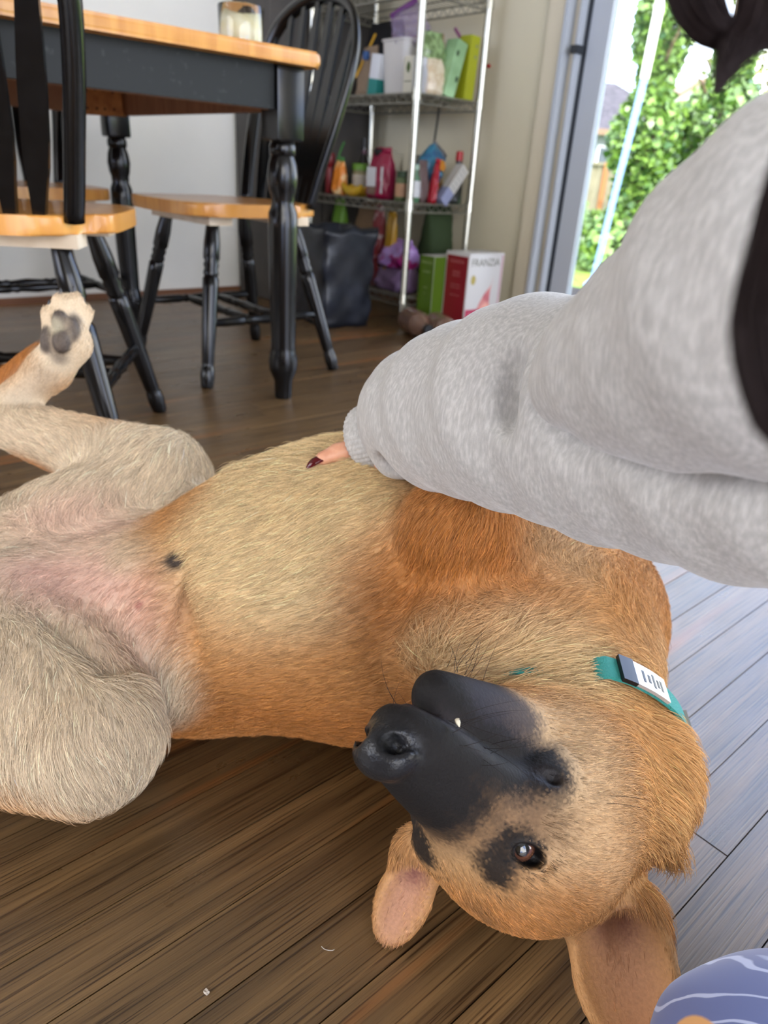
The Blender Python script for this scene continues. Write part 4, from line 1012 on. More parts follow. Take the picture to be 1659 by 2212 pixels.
def nail(tip, back, side_n, w_=0.0056, l_=0.0125):
    tip, back = np.array(tip), np.array(back); ax = tip - back; ax /= np.linalg.norm(ax)
    n = np.array(side_n) - ax * (np.array(side_n) @ ax); n /= np.linalg.norm(n); sd = np.cross(ax, n)
    bm = bmesh.new(); nu, nv = 10, 8; g = []
    for i in range(nu + 1):
        t = i / nu; wd = w_ * np.interp(t, [0, 0.15, 0.6, 0.85, 1], [0.75, 1, 1.0, 0.75, 0.25]); row = []
        for j in range(nv + 1):
            a = (j / nv - 0.5) * radians(150)
            row.append(bm.verts.new(Vector(back + ax * l_ * t * 1.6 + sd * wd * sin(a) + n * (wd * cos(a) * 0.9 - 0.0007 - 0.003 * t * t) - PR)))
        g.append(row)
    for i in range(nu):
        for j in range(nv): bm.faces.new((g[i][j], g[i][j + 1], g[i + 1][j + 1], g[i + 1][j]))
    r = bmesh.ops.solidify(bm, geom=bm.faces[:], thickness=0.0007)
    return obj('fingernail', bm, M_NAIL, hand, True)
nail(at_d(668, 1002, 0.652), at_d(703, 988, 0.6555), UPV * 0.75 - FWD * 0.6 - RGT * 0.1)
nail(at_d(685, 1020, 0.694), at_d(708, 998, 0.694), UPV * 0.9 - RGT * 0.4)
nail(at_d(705, 1022, 0.714), at_d(722, 1001, 0.714), UPV * 0.9 - RGT * 0.4)
nail(at_d(738, 1018, 0.730), at_d(750, 998, 0.730), UPV * 0.9 - RGT * 0.4, 0.0048)
# hair hanging beside the lens
M_PHAIR = mat('dark_brown_hair', (30, 20, 20), 0.5, spec=0.3)
def lock(pts, rad, n, seed):
    g = np.random.default_rng(seed); sp_ = np.array(spline(pts, 6)); k = len(sp_); P = []
    rad = np.interp(np.linspace(0, 1, k), np.linspace(0, 1, len(rad)), rad)
    for _ in range(n):
        a = g.uniform(0, 2 * pi); q = sqrt(g.random()); ph = g.uniform(0, 2 * pi)
        o1 = RGT * cos(a) + FWD * sin(a); P.append(sp_ + np.outer(rad * q, o1) + np.outer(rad * 0.25 * np.sin(np.linspace(0, 5, k) + ph), UPV))
    return np.array(P, np.float32)
HP = [lock([at_d(1480, -140, 0.17), at_d(1500, -20, 0.17), at_d(1540, 62, 0.17), at_d(1620, 88, 0.17), at_d(1720, 70, 0.17)], [0.0066, 0.0066, 0.0046, 0.0033, 0.004], 420, 1),
      lock([at_d(1640, -120, 0.168), at_d(1625, 20, 0.168), at_d(1600, 100, 0.168), at_d(1570, 150, 0.168), at_d(1548, 200, 0.168)], [0.004, 0.004, 0.0053, 0.0027, 0.0007], 260, 2),
      lock([at_d(1700, -120, 0.13), at_d(1770, 200, 0.12), at_d(1725, 450, 0.112), at_d(1672, 700, 0.108), at_d(1700, 900, 0.105), at_d(1760, 1010, 0.105)], [0.006, 0.0054, 0.006, 0.0062, 0.0046, 0.0012], 600, 3)]
for P in HP:
    k = P.shape[1]; hh = curves_obj('hair_lock', P, np.tile(SR((34, 24, 24)), (len(P), 1)), np.full((len(P), k), 0.00016), M_HAIR, person, PR); hh['kind'] = 'stuff'
# pyjama leg
Pf = Field(np.arange(0.12, 0.85, 0.006), np.arange(-0.40, 0.40, 0.006), np.arange(-0.006, 0.30, 0.006))
kn = at_d(1690, 2395, 0.40)
chain(Pf, [((0.62, -0.16, 0.13), 0.13), (at_d(1960, 2375, 0.43), 0.078), (kn, 0.070)], 0.04); chain(Pf, [(kn, 0.066), ((0.42, -0.05, 0.062), 0.060)], 0.03)
Pf.disp((0, -0.5, -0.1), (1, 0.5, 0.4), lambda X, Y, Z: (0.002 * np.sin(X * 70 + Y * 40) * np.sin(Z * 60 + Y * 30)).astype(np.float32))
Pf.v = np.maximum(Pf.v, (0.001 - Pf.ax[2])[None, None, :])
PV, PQ = Pf.mesh(3); del Pf
def pyjama():
    mt = bpy.data.materials.new('printed_blue_pyjama'); mt.use_nodes = True
    nt = mt.node_tree; N = nt.nodes; L = nt.links; b = N['Principled BSDF']
    tcn = N.new('ShaderNodeTexCoord')
    v = N.new('ShaderNodeTexVoronoi'); v.inputs['Scale'].default_value = 13; L.new(tcn.outputs['Object'], v.inputs['Vector'])
    def step(src, p0, p1, c0, c1):
        r = N.new('ShaderNodeValToRGB'); r.color_ramp.elements[0].position = p0; r.color_ramp.elements[1].position = p1
        r.color_ramp.elements[0].color = (*c0, 1); r.color_ramp.elements[1].color = (*c1, 1); L.new(src, r.inputs['Fac']); return r
    blot = step(v.outputs['Distance'], 0.33, 0.35, (1, 1, 1), (0, 0, 0))
    w = N.new('ShaderNodeTexWave'); w.wave_type = 'RINGS'; w.inputs['Scale'].default_value = 14; w.inputs['Distortion'].default_value = 9; L.new(tcn.outputs['Object'], w.inputs['Vector'])
    ln_c = step(w.outputs['Fac'], 0.965, 0.985, (0, 0, 0), (1, 1, 1))
    m1 = N.new('ShaderNodeMixRGB'); m1.inputs[1].default_value = (*lin((98, 108, 152)), 1); m1.inputs[2].default_value = (*lin((178, 186, 214)), 1); L.new(ln_c.outputs[0], m1.inputs[0])
    m2 = N.new('ShaderNodeMixRGB'); m2.inputs[2].default_value = (*lin((214, 160, 100)), 1); L.new(blot.outputs[0], m2.inputs[0]); L.new(m1.outputs[0], m2.inputs[1]); L.new(m2.outputs[0], b.inputs['Base Color'])
    b.inputs['Roughness'].default_value = 0.9; b.inputs['Sheen Weight'].default_value = 0.3
    return mt
pmesh('pyjama_leg', PV - PR, PQ, pyjama(), person)

# ------------------------------------------------------------------ wire shelf rack
SR0 = at_z(866, 705, 0); SU, SW_ = 0.31, 0.61
rack = thing('wire_shelf', 'chrome wire shelving rack packed with groceries beside the glass door', 'shelf', SR0, TH)
M_CHROME = mat('chrome_wire', (196, 194, 180), 0.25, metal=0.9); M_WIRE = mat('dull_chrome_wire', (150, 148, 138), 0.4, metal=0.8)
LV = [0.104, 0.430, 0.772, 1.075]
for a_ in (0, SU):
    for b_ in (0, SW_):
        bm = bmesh.new(); prof = [(0.012, 0.0125)]
        lathe(bm, [(0.0, 0.006), (0.008, 0.009), (0.012, 0.0125), (1.55, 0.0125)], 14, (a_, b_, 0), (a_, b_, 1)); ps = obj('post', bm, M_CHROME, rack, True, 40)
        for z in LV:
            bm = bmesh.new(); lathe(bm, [(-0.022, 0.0165), (0.014, 0.0145)], 14, (a_, b_, z), (a_, b_, z + 1)); obj('sleeve', bm, M_CHROME, ps, True, 40)
for z in LV:
    bm = bmesh.new()
    for zz in (z, z - 0.028):
        for p, q in (((0, 0), (SU, 0)), ((SU, 0), (SU, SW_)), ((SU, SW_), (0, SW_)), ((0, SW_), (0, 0))): tube(bm, [(*p, zz), (*q, zz)], 0.0032, 6)
    for p, q in (((0, 0), (SU, 0)), ((SU, 0), (SU, SW_)), ((SU, SW_), (0, SW_)), ((0, SW_), (0, 0))):
        p, q = np.array(p), np.array(q); n = int(np.linalg.norm(q - p) / 0.022)
        zig = [(*(p + (q - p) * i / n), z - (0.028 if i % 2 else 0)) for i in range(n + 1)]; tube(bm, zig, 0.0020, 5)
    for i in range(1, 24): tube(bm, [(0, SW_ * i / 24, z), (SU, SW_ * i / 24, z)], 0.0015, 5)
    for f_ in (0.33, 0.66): tube(bm, [(SU * f_, 0, z - 0.004), (SU * f_, SW_, z - 0.004)], 0.0025, 5)
    w_ = obj('wire_tray', bm, M_WIRE, rack); w_['kind'] = 'stuff'
def sp(a, b, z): return uw(0, 0) + SR0 + UA * a + WA * b + np.array([0, 0, z])
ZB, ZM, ZU = LV[0] + 0.003, LV[1] + 0.003, LV[2] + 0.003

# ---- builders for groceries
def carton(name, label, cat, a, b, z, sa, sb, h, m_, yaw=0.0, tilt=None, bev=0.002, group=None):
    """box standing on a shelf; a,b centre in shelf axes"""
    t = thing(name, label, cat, sp(a, b, z), TH + yaw, group)
    if tilt: t.rotation_euler = (tilt[0], tilt[1], TH + yaw)
    box_obj('carton', (0, 0, h / 2), (sa, sb, h), m_, t, None, bev)
    return t
def panel(t, name, c, s, m_, parent=None):   # thin printed patch
    return box_obj(name, c, s, m_, parent or t)
def pouch(name, label, cat, loc, rz, w, d, h, m_, tilt=(0, 0), group=None, top=0.15, seed=0, crumple=0.006, seal=True, m_seal=None):
    """soft bag: fat at the bottom, pinched along its top seam"""
    g = np.random.default_rng(seed); t = thing(name, label, cat, loc, rz, group); t.rotation_euler = (tilt[0], tilt[1], rz)
    bm = bmesh.new(); nz, ns = 12, 24; rings = []
    ph = g.uniform(0, 6, 6)
    for i in range(nz + 1):
        s = i / nz; dd = d / 2 * np.interp(s, [0, 0.08, 0.35, 0.8, 1], [0.75, 1, 1, 0.55, 0.06]); ww = w / 2 * np.interp(s, [0, 0.1, 0.6, 1], [0.92, 1, 0.97, 0.95 - top])
        r = []
        for k in range(ns):
            a = 2 * pi * k / ns; ca, sa = cos(a), sin(a); q = 0.65
            x = ww * math.copysign(abs(ca) ** q, ca); y = dd * math.copysign(abs(sa) ** q, sa)
            n_ = crumple * (sin(5 * a + 9 * s + ph[0]) * sin(7 * s + ph[1]) + 0.6 * sin(9 * a - 13 * s + ph[2]))
            r.append(bm.verts.new((x * (1 + n_ * 3), y + n_ * (1 if sa > 0 else -1) * min(1, 1.2 - s), h * s + n_ * 0.3 * s)))
        rings.append(r)
    for a, b_ in zip(rings, rings[1:]):
        for k in range(ns): bm.faces.new((a[k], a[(k + 1) % ns], b_[(k + 1) % ns], b_[k]))
    bm.faces.new(rings[0][::-1]); bm.faces.new(rings[-1])
    obj('bag', bm, m_, t, True)
    if seal:
        bm = bmesh.new(); tube(bm, [(-w * 0.40, 0, h), (-w * 0.15, 0.004, h + 0.004), (w * 0.15, -0.004, h + 0.002), (w * 0.40, 0, h + 0.004)], 0.004, 8, (2.2, 0.6), upv=(0, 0, 1)); obj('seal', bm, m_seal or m_, t, True)
    return t
def bottle(name, label, cat, loc, prof, m_, cap=None, m_cap=None, wrap=None, m_wrap=None, tilt=None, rz=0.0, group=None):
    t = thing(name, label, cat, loc, rz, group)
    if tilt is not None: t.rotation_euler = tilt
    bm = bmesh.new(); lathe(bm, prof, 24); obj('body', bm, m_, t, True, 45)
    if cap: bm = bmesh.new(); lathe(bm, cap, 20); obj('cap', bm, m_cap, t, True, 45)
    if wrap: bm = bmesh.new(); lathe(bm, wrap, 24); obj('wrapper', bm, m_wrap, t, True, 45)
    return t
def text(body, size, loc, rot, m_, parent, ex=0.0003):
    cu = bpy.data.curves.new('lettering', 'FONT'); cu.body = body; cu.size = size; cu.extrude = ex; cu.align_x = 'CENTER'; cu.align_y = 'CENTER'
    tmp = bpy.data.objects.new('lettering_curve', cu); COL.objects.link(tmp)
    me = bpy.data.meshes.new_from_object(tmp.evaluated_get(bpy.context.evaluated_depsgraph_get())); bpy.data.objects.remove(tmp)
    me.materials.clear(); o = link('lettering', me, m_, parent); o.location = loc; o.rotation_euler = rot
    return o
# face towards -u (camera-left face of a box): rot (90,0,-90); face towards -w (camera-right face): rot (90,0,0)
R_U, R_W = (pi / 2, 0, -pi / 2), (pi / 2, 0, 0)
PM = lambda n, c=(200, 200, 200), r=0.5, **k: mat(n, tuple(int(v * 0.86) for v in c), r, **k)  # scales colours down, putting the shelf corner's shade into them
M_FILM = mat('clear_film', (235, 232, 228), 0.12, alpha=0.28); M_TUB = mat('frosted_plastic', (214, 210, 204), 0.3, alpha=0.62)

# upper shelf
t = thing('storage_tub', 'frosted clear plastic tub standing open on the upper wire shelf', 'tub', sp(0.13, 0.195, ZU), TH)
bm = bmesh.new(); o1 = rrect(0.078, 0.068, 0.022); n = len(o1)
rs = [[bm.verts.new((x * f, y * f, z)) for x, y in o1] for z, f in ((0, 0.88), (0.165, 1.0), (0.166, 1.06), (0.172, 1.06), (0.172, 0.98), (0.004, 0.86))]
for a, b_ in zip(rs, rs[1:]):
    for k in range(n): bm.faces.new((a[k], a[(k + 1) % n], b_[(k + 1) % n], b_[k]))
bm.faces.new(rs[0][::-1]); bm.faces.new(rs[-1]); obj('tub', bm, M_TUB, t, True, 40)
t = carton('tea_box', 'small cream and white box with a green leaf print beside the chrome post', 'box', 0.040, 0.060, ZU, 0.062, 0.048, 0.108, PM('cream_card', (226, 222, 200)))
panel(t, 'white_side', (0, -0.0245, 0.054), (0.060, 0.0006, 0.106), PM('white_card', (222, 224, 228)))
bm = bmesh.new(); prism(bm, smooth_loop([(0, -0.017), (0.010, 0), (0, 0.017), (-0.010, 0)], 5), 0, 0.0006); lf = obj('leaf_print', bm, PM('leaf_green', (70, 92, 36)), t); lf.location = (-0.0312, 0, 0.075); lf.rotation_euler = R_U
panel(t, 'stripe', (-0.0312, 0, 0.034), (0.0006, 0.036, 0.003), PM('olive_ink', (110, 106, 80)))
t = carton('salt_box', 'teal and white carton half hidden behind the plastic tub', 'box', 0.06, 0.285, ZU, 0.05, 0.045, 0.13, PM('white_card'), yaw=0.1, tilt=(0.12, 0.0))
panel(t, 'teal_band', (0, 0, 0.0275), (0.0512, 0.0462, 0.051), PM('teal_card', (22, 128, 122)))
pouch('flour_bag', 'crumpled brown paper bag with a blue dot behind the chair hoop', 'bag', sp(0.10, 0.375, ZU), TH - pi / 2, 0.10, 0.07, 0.155, PM('brown_paper', (150, 128, 104), 0.8), seed=3)
t = tag(box_obj('blue_clip', (0, 0, 0), (0.018, 0.026, 0.030), PM('blue_plastic', (44, 84, 140), 0.4), None, None, 0.008), 'blue plastic clip on the brown paper bag', 'clip'); t.location = Vector(sp(0.045, 0.335, ZU + 0.128)); t.rotation_euler = (0, 0, TH)
t = carton('cracker_box', 'brown patterned cracker box lying behind the plastic tub', 'box', 0.255, 0.25, ZU, 0.05, 0.14, 0.215, PM('cracker_card', (176, 132, 98), noise=(40, (120, 76, 44), 0.45, 0.6)), bev=0.004)
panel(t, 'white_end', (-0.031, 0.052, 0.1), (0.001, 0.036, 0.19), PM('white_card'))
bm = bmesh.new(); lathe(bm, [(0, 0.0005), (0.012, 0.0042), (0.17, 0.0042), (0.172, 0.0035)], 6); pc = tag(obj('pencil', bm, PM('pencil_yellow', (226, 172, 40)), None), 'yellow pencil sticking up from the brown paper bag', 'pencil'); pc.location = Vector(sp(0.05, 0.40, ZU + 0.06)); pc.rotation_euler = Vector(UPV * 0.85 + RGT * 0.42 - FWD * 0.1).to_track_quat('Z', 'Y').to_euler()
pouch('zip_bag', 'clear purple-edged zip bag hanging over the rim of the tub', 'bag', sp(0.10, 0.13, ZU + 0.150), TH - pi / 2 + 0.5, 0.13, 0.03, 0.12, mat('purple_film', (140, 122, 150), 0.2, alpha=0.40), tilt=(0.0, -0.45), seed=5, crumple=0.012, m_seal=PM('purple_strip', (120, 60, 130)))
pouch('rice_bag', 'clear bag of tan grain slumped against the green box', 'bag', sp(0.115, 0.055, ZU), TH, 0.10, 0.075, 0.12, mat('grain_film', (196, 176, 146), 0.2, noise=(60, (216, 204, 180), 0.4, 0.6)), seed=8, m_seal=M_FILM)
pouch('herb_bag', 'green tinted clear bag of dried herbs above the tan grain bag', 'bag', sp(0.12, 0.07, ZU + 0.105), TH, 0.11, 0.05, 0.075, mat('herb_film', (138, 164, 112), 0.2, noise=(50, (96, 116, 74), 0.45, 0.6)), seed=9)
bm = bmesh.new(); tube(bm, [tuple(Vector((0, 0, 0)) + Vector(q)) for q in ((0.0, 0, 0.0), (0.004, 0, 0.03), (0.0, 0, 0.07), (-0.008, 0, 0.085))], [0.003, 0.004, 0.004, 0.003], 8, (2.0, 0.5)); o = tag(obj('white_spoon', bm, PM('white_plastic', (220, 222, 232), 0.3), None, True), 'white plastic spatula standing on the wire shelf by the chrome post', 'spatula'); o.location = Vector(sp(0.05, 0.012, ZU)); o.rotation_euler = (0, 0, TH)
t = carton('cereal_box', 'pale green carton leaning towards the lime carton on the upper shelf', 'box', 0.158, 0.035, ZU, 0.050, 0.055, 0.178, PM('pale_green_card', (146, 186, 134), noise=(8, (160, 198, 150), 0.4, 0.6)), tilt=(0.0, 0.28))
for c in ((0.014, 0.062), (-0.012, 0.135)):
    bm = bmesh.new(); prism(bm, smooth_loop([(0, -0.009), (0.006, -0.002), (0.004, 0.009), (-0.005, 0.008), (-0.006, -0.003)], 4), 0, 0.0006); lf = obj('printed_sprig', bm, PM('dark_green_ink', (50, 74, 44)), t); lf.location = (c[0], -0.028, c[1]); lf.rotation_euler = R_W
t = carton('snack_box', 'lime yellow carton standing upright by the right chrome post', 'box', 0.252, 0.030, ZU, 0.046, 0.055, 0.195, PM('lime_card', (170, 176, 24), noise=(10, (146, 152, 18), 0.4, 0.6)), tilt=(0.0, 0.06))
for zz in (0.165, 0.132): panel(t, 'printed_dot', (0.008, -0.0278, zz), (0.009, 0.0006, 0.009), PM('grey_ink', (150, 156, 120)))
bm = bmesh.new(); lathe(bm, [(0, 0.006), (0.06, 0.006), (0.062, 0.0045)], 10); pc = tag(obj('marker_pen', bm, PM('mauve_plastic', (146, 86, 122), 0.4), None, True, 40), 'mauve marker pen resting on top of the pale green carton', 'pen'); pc.location = Vector(sp(0.262, 0.06, ZU + 0.176)); pc.rotation_euler = Vector(UPV * 0.85 - RGT * 0.5).to_track_quat('Z', 'Y').to_euler()
# middle shelf
bottle('pepper_mill', 'dark red ribbed bottle at the end of the middle shelf', 'bottle', sp(0.05, 0.545, ZM), [(0, 0.016), (0.003, 0.018), (0.09, 0.017), (0.10, 0.0135), (0.11, 0.019), (0.145, 0.020), (0.15, 0.017)], PM('dark_red_plastic', (122, 16, 26), 0.35))
t = pouch('juice_pouch', 'orange and green drink pouch beside the dark red bottle', 'pouch', sp(0.05, 0.475, ZM), TH - pi / 2, 0.060, 0.045, 0.125, mat('orange_foil', (206, 120, 26), 0.4, noise=(18, (226, 200, 150), 0.5, 0.62)), seed=11, m_seal=PM('leaf_green2', (60, 128, 54)))
bm = bmesh.new(); tube(bm, spline([(0, 0, 0.10), (-0.012, 0, 0.135), (-0.004, 0.004, 0.165), (0.012, 0.006, 0.19)], 4), 0.004, 8); o = obj('straw', bm, PM('leaf_green2'), t, True)
bottle('spice_jar', 'jar with a green lid and pale wrapper on the middle shelf', 'jar', sp(0.12, 0.44, ZM), [(0, 0.026), (0.004, 0.029), (0.085, 0.029), (0.095, 0.024)], PM('jar_olive', (150, 140, 100), 0.3), [(0.094, 0.030), (0.115, 0.030), (0.118, 0.027)], PM('lime_lid', (104, 152, 40), 0.4), [(0.02, 0.0296), (0.078, 0.0296)], PM('pale_paper', (206, 196, 180)))
bottle('sauce_bottle', 'thin black sauce bottle standing at the back of the middle shelf', 'bottle', sp(0.22, 0.54, ZM), [(0, 0.022), (0.12, 0.022), (0.15, 0.009), (0.185, 0.009)], PM('black_glass', (14, 12, 14), 0.1), [(0.182, 0.011), (0.215, 0.011)], PM('black_cap', (10, 10, 12), 0.4), [(0.155, 0.0105), (0.17, 0.0105)], PM('mauve_band', (84, 50, 66)))
for i in range(2):
    bm = bmesh.new(); pth = spline([(-0.06, 0, 0.042 - 0.006 * i), (-0.03, 0, 0.022), (0.0, 0, 0.017), (0.035, 0, 0.022), (0.06, 0, 0.040)], 4); n = len(pth)
    tube(bm, pth, [0.004 + 0.014 * sin(pi * min(max(k / (n - 1), 0.03), 0.97)) ** 0.6 for k in range(n)], 7)
    o = obj('banana', bm, PM('banana_yellow', (206, 168, 38), 0.5, noise=(30, (186, 140, 30), 0.5, 0.7)), None, True, 50); tag(o, ('ripe yellow banana lying at the shelf edge before the magenta bag', 'ripe yellow banana tucked in behind another banana')[i], 'banana', 'bananas on the middle shelf'); o.location = Vector(sp(0.040 + 0.040 * i, 0.385 - 0.01 * i, ZM + 0.0)); o.rotation_euler = (0, 0, TH - pi / 2 + 0.15 * i)
pouch('flour_sack', 'slumped cream paper sack behind the magenta bag', 'bag', sp(0.20, 0.375, ZM), TH - pi / 2 + 0.3, 0.12, 0.08, 0.165, PM('cream_paper', (186, 180, 160), 0.8), seed=13, tilt=(0.0, 0.2))
pouch('grey_bag', 'pale grey plastic bag at the back of the middle shelf', 'bag', sp(0.25, 0.225, ZM), TH - pi / 2, 0.14, 0.07, 0.15, PM('grey_film_bag', (140, 138, 128), 0.4), seed=14)
t = pouch('pet_food_bag', 'magenta bag with a white label and black clip on its folded top', 'bag', sp(0.075, 0.245, ZM), TH - pi / 2, 0.115, 0.085, 0.165, PM('magenta_foil', (150, 16, 62), 0.35), seed=15, crumple=0.008)
panel(t, 'white_label', (-0.012, -0.0445, 0.075), (0.050, 0.004, 0.066), PM('white_card')); panel(t, 'brown_picture', (-0.008, -0.0450, 0.028), (0.045, 0.004, 0.026), PM('brown_print', (126, 100, 84))); panel(t, 'white_strip', (0.042, -0.0385, 0.065), (0.008, 0.004, 0.09), PM('white_card'))
t2 = tag(box_obj('binder_clip', (0, 0, 0), (0.035, 0.02, 0.026), PM('black_plastic2', (16, 16, 18), 0.35), None, None, 0.006), 'black clip closing the top of the magenta bag', 'clip'); t2.location = Vector(sp(0.07, 0.265, ZM + 0.158)); t2.rotation_euler = (0.3, 0, TH - pi / 2)
bottle('vitamin_jar', 'small green and peach jar behind the chrome post', 'jar', sp(0.05, 0.105, ZM), [(0, 0.020), (0.004, 0.022), (0.07, 0.022), (0.08, 0.016)], PM('jar_green', (96, 112, 72), 0.4), [(0.08, 0.018), (0.10, 0.018)], PM('dark_green_cap', (56, 78, 52)), [(0.015, 0.0226), (0.06, 0.0226)], PM('peach_paper', (206, 160, 124)))
t = bottle('dressing_bottle', 'slim green bottle with a white label right of the chrome post', 'bottle', sp(0.052, 0.035, ZM), [(0, 0.018), (0.004, 0.020), (0.075, 0.020), (0.095, 0.011), (0.11, 0.011)], PM('bottle_green', (88, 128, 96), 0.2), [(0.108, 0.0125), (0.125, 0.0125)], PM('mint_cap', (170, 200, 180)), [(0.018, 0.0206), (0.072, 0.0206)], PM('white_card'))
pouch('pasta_bag', 'dull brown packet standing next to the slim green bottle', 'packet', sp(0.105, 0.055, ZM), TH, 0.05, 0.04, 0.13, PM('dull_brown_film', (110, 90, 88), 0.4), seed=17)
pouch('spice_packet', 'narrow red packet leaning beside the grey and white carton', 'packet', sp(0.125, 0.022, ZM), TH, 0.026, 0.028, 0.14, PM('red_foil', (168, 20, 40), 0.3), tilt=(0, 0.16), seed=18)
t = pouch('chip_bag', 'blue crisp bag with an orange badge and silver top slumped on other packets', 'bag', sp(0.150, 0.09, ZM + 0.085), TH, 0.105, 0.06, 0.115, mat('blue_foil', (58, 116, 142), 0.3, noise=(24, (40, 80, 116), 0.45, 0.6)), tilt=(0, 0.62), seed=19, crumple=0.010, m_seal=PM('silver_foil', (110, 108, 110), 0.3))
bm = bmesh.new(); prism(bm, smooth_loop([(0.020, -0.008), (0.022, 0.010), (0, 0.022), (-0.020, 0.008), (-0.018, -0.014)], 4), 0, 0.003); lf = obj('orange_badge', bm, PM('orange_print', (204, 134, 40)), t); lf.location = (0.012, -0.033, 0.060); lf.rotation_euler = R_W
pouch('nut_bag', 'brown clear bag of nuts behind the grey and white carton', 'bag', sp(0.225, 0.125, ZM), TH, 0.09, 0.06, 0.14, mat('nut_film', (150, 108, 60), 0.25, noise=(60, (190, 160, 110), 0.45, 0.6)), seed=20)
t = carton('foil_roll_box', 'long grey and white carton leaning diagonally against the right post', 'box', 0.165, 0.012, ZM + 0.004, 0.040, 0.036, 0.158, PM('grey_blue_card', (150, 158, 192)), tilt=(0.0, 0.70))
panel(t, 'white_sleeve', (0, 0, 0.106), (0.0408, 0.0368, 0.102), PM('off_white_card', (204, 202, 196)))
for i in range(5): panel(t, 'printed_line', (0.0, -0.0186, 0.07 + 0.018 * i), (0.03, 0.0004, 0.003), PM('grey_ink2', (160, 160, 160)))
bottle('ketchup_bottle', 'red capped bottle standing in the back corner of the middle shelf', 'bottle', sp(0.278, 0.045, ZM), [(0, 0.022), (0.10, 0.022), (0.13, 0.012), (0.15, 0.012)], PM('dark_bottle', (40, 36, 34), 0.3), [(0.148, 0.014), (0.178, 0.013), (0.18, 0.01)], PM('red_cap', (180, 18, 24), 0.35))
pouch('coffee_bag', 'black and green bag under the leaning carton', 'bag', sp(0.245, 0.028, ZM), TH, 0.055, 0.05, 0.085, mat('black_green_foil', (24, 26, 24), 0.35, noise=(30, (50, 74, 52), 0.5, 0.65)), seed=22)
# lowest tray
pouch('produce_bag', 'brown paper bag with green leaves at its side under the middle shelf', 'bag', sp(0.16, 0.40, ZB), TH - pi / 2, 0.16, 0.12, 0.295, PM('kraft_paper', (138, 110, 82), 0.8), seed=24, top=0.0)
pouch('lettuce_bag', 'bright green leafy bag beside the brown paper bag', 'bag', sp(0.10, 0.535, ZB), TH - pi / 2, 0.08, 0.08, 0.30, PM('bright_green_film', (96, 142, 40), 0.5), seed=25)
pouch('red_snack_bag', 'dark red snack packet wedged under the middle shelf', 'packet', sp(0.10, 0.278, ZB), TH - pi / 2, 0.06, 0.05, 0.29, mat('dark_red_foil', (116, 24, 34), 0.35, noise=(30, (170, 150, 150), 0.55, 0.65)), seed=26, top=0.0)
pouch('mustard_packet', 'mustard yellow packet beside the green cloth bag', 'packet', sp(0.09, 0.19, ZB), TH - pi / 2, 0.05, 0.05, 0.28, PM('mustard_film', (176, 132, 24), 0.4), seed=27, top=0.0)
pouch('green_tote', 'green cloth bag hanging below the middle shelf', 'bag', sp(0.235, 0.085, ZB + 0.06), TH, 0.13, 0.11, 0.255, PM('shadowed_green_cloth', (44, 62, 28), 0.85), seed=28, top=-0.05, seal=False)  # green darkened: shadow under the shelf is put into its colour
pouch('purple_chip_bag', 'lilac and magenta snack bag lying on top of a purple one', 'bag', sp(0.10, 0.145, ZB + 0.085), TH - pi / 2, 0.17, 0.11, 0.095, mat('lilac_foil', (150, 118, 178), 0.3, noise=(16, (140, 30, 100), 0.5, 0.56)), seed=29, crumple=0.012)
pouch('purple_bag', 'dusky purple bag on the lowest wire tray', 'bag', sp(0.10, 0.145, ZB), TH - pi / 2, 0.18, 0.13, 0.115, PM('purple_cloth', (126, 100, 138), 0.5), seed=30, crumple=0.010, seal=False)

pouch('black_backpack', 'black cloth backpack pushed to the back of the upper shelf', 'bag', sp(0.245, 0.465, ZU), TH - pi / 2, 0.22, 0.09, 0.27, PM('black_cloth', (18, 18, 20), 0.85), seed=33, top=0.1, seal=False)
# ---- on the floor before the rack
def floor_box(name, label, px, py, su, sw_, h, m_, yaw):
    p = at_z(px, py, 0); t = thing(name, label, 'box', p, TH + yaw); box_obj('carton', (0, 0, h / 2), (su, sw_, h), m_, t, None, 0.002); return t
M_WCARD = PM('glossy_white_card', (232, 230, 228), 0.35)
# wine boxes: the white one with its red side panel, the green one behind it
def corner_box(name, label, u0, w0, su, sw_, h, m_):
    t = thing(name, label, 'box', uw(u0 + su / 2, w0 + sw_ / 2, 0), TH); box_obj('carton', (0, 0, h / 2), (su, sw_, h), m_, t, None, 0.002); return t
_C = at_z(998, 724, 0); cu0, cw0 = _C @ UA, _C @ WA
t = corner_box('wine_box', 'white and red boxed wine carton with a pink tulip glass picture', cu0, cw0, 0.185, 0.118, 0.285, M_WCARD)
panel(t, 'red_side', (-0.0929, 0.0, 0.138), (0.0008, 0.104, 0.268), PM('crimson_card', (158, 30, 44), 0.4))
text('FRANZIA', 0.017, (-0.0936, 0.0, 0.252), R_U, PM('pale_red_ink', (196, 110, 110)), t)
for zz, s_ in ((0.216, 0.012), (0.204, 0.012), (0.172, 0.007), (0.162, 0.007), (0.135, 0.007)): text('SUNSET BLUSH' if s_ < 0.008 else 'BLUSH', s_, (-0.0936, 0.0, zz), R_U, PM('pale_red_ink'), t)
text('FRANZIA', 0.037, (-0.006, -0.0594, 0.252), R_W, PM('brown_ink', (132, 128, 112)), t)
bm = bmesh.new(); prism(bm, smooth_loop([(0.030, 0.085), (0.022, 0.055), (-0.012, 0.022), (-0.044, -0.032), (-0.052, -0.09), (0.070, -0.09), (0.064, -0.068), (0.044, -0.058), (0.024, -0.012), (0.022, 0.034)], 5), 0, 0.0005); pk = obj('pink_picture', bm, PM('pink_print', (214, 110, 124), 0.4, noise=(14, (236, 176, 160), 0.4, 0.65)), t); pk.location = (0.012, -0.0592, 0.116); pk.rotation_euler = R_W
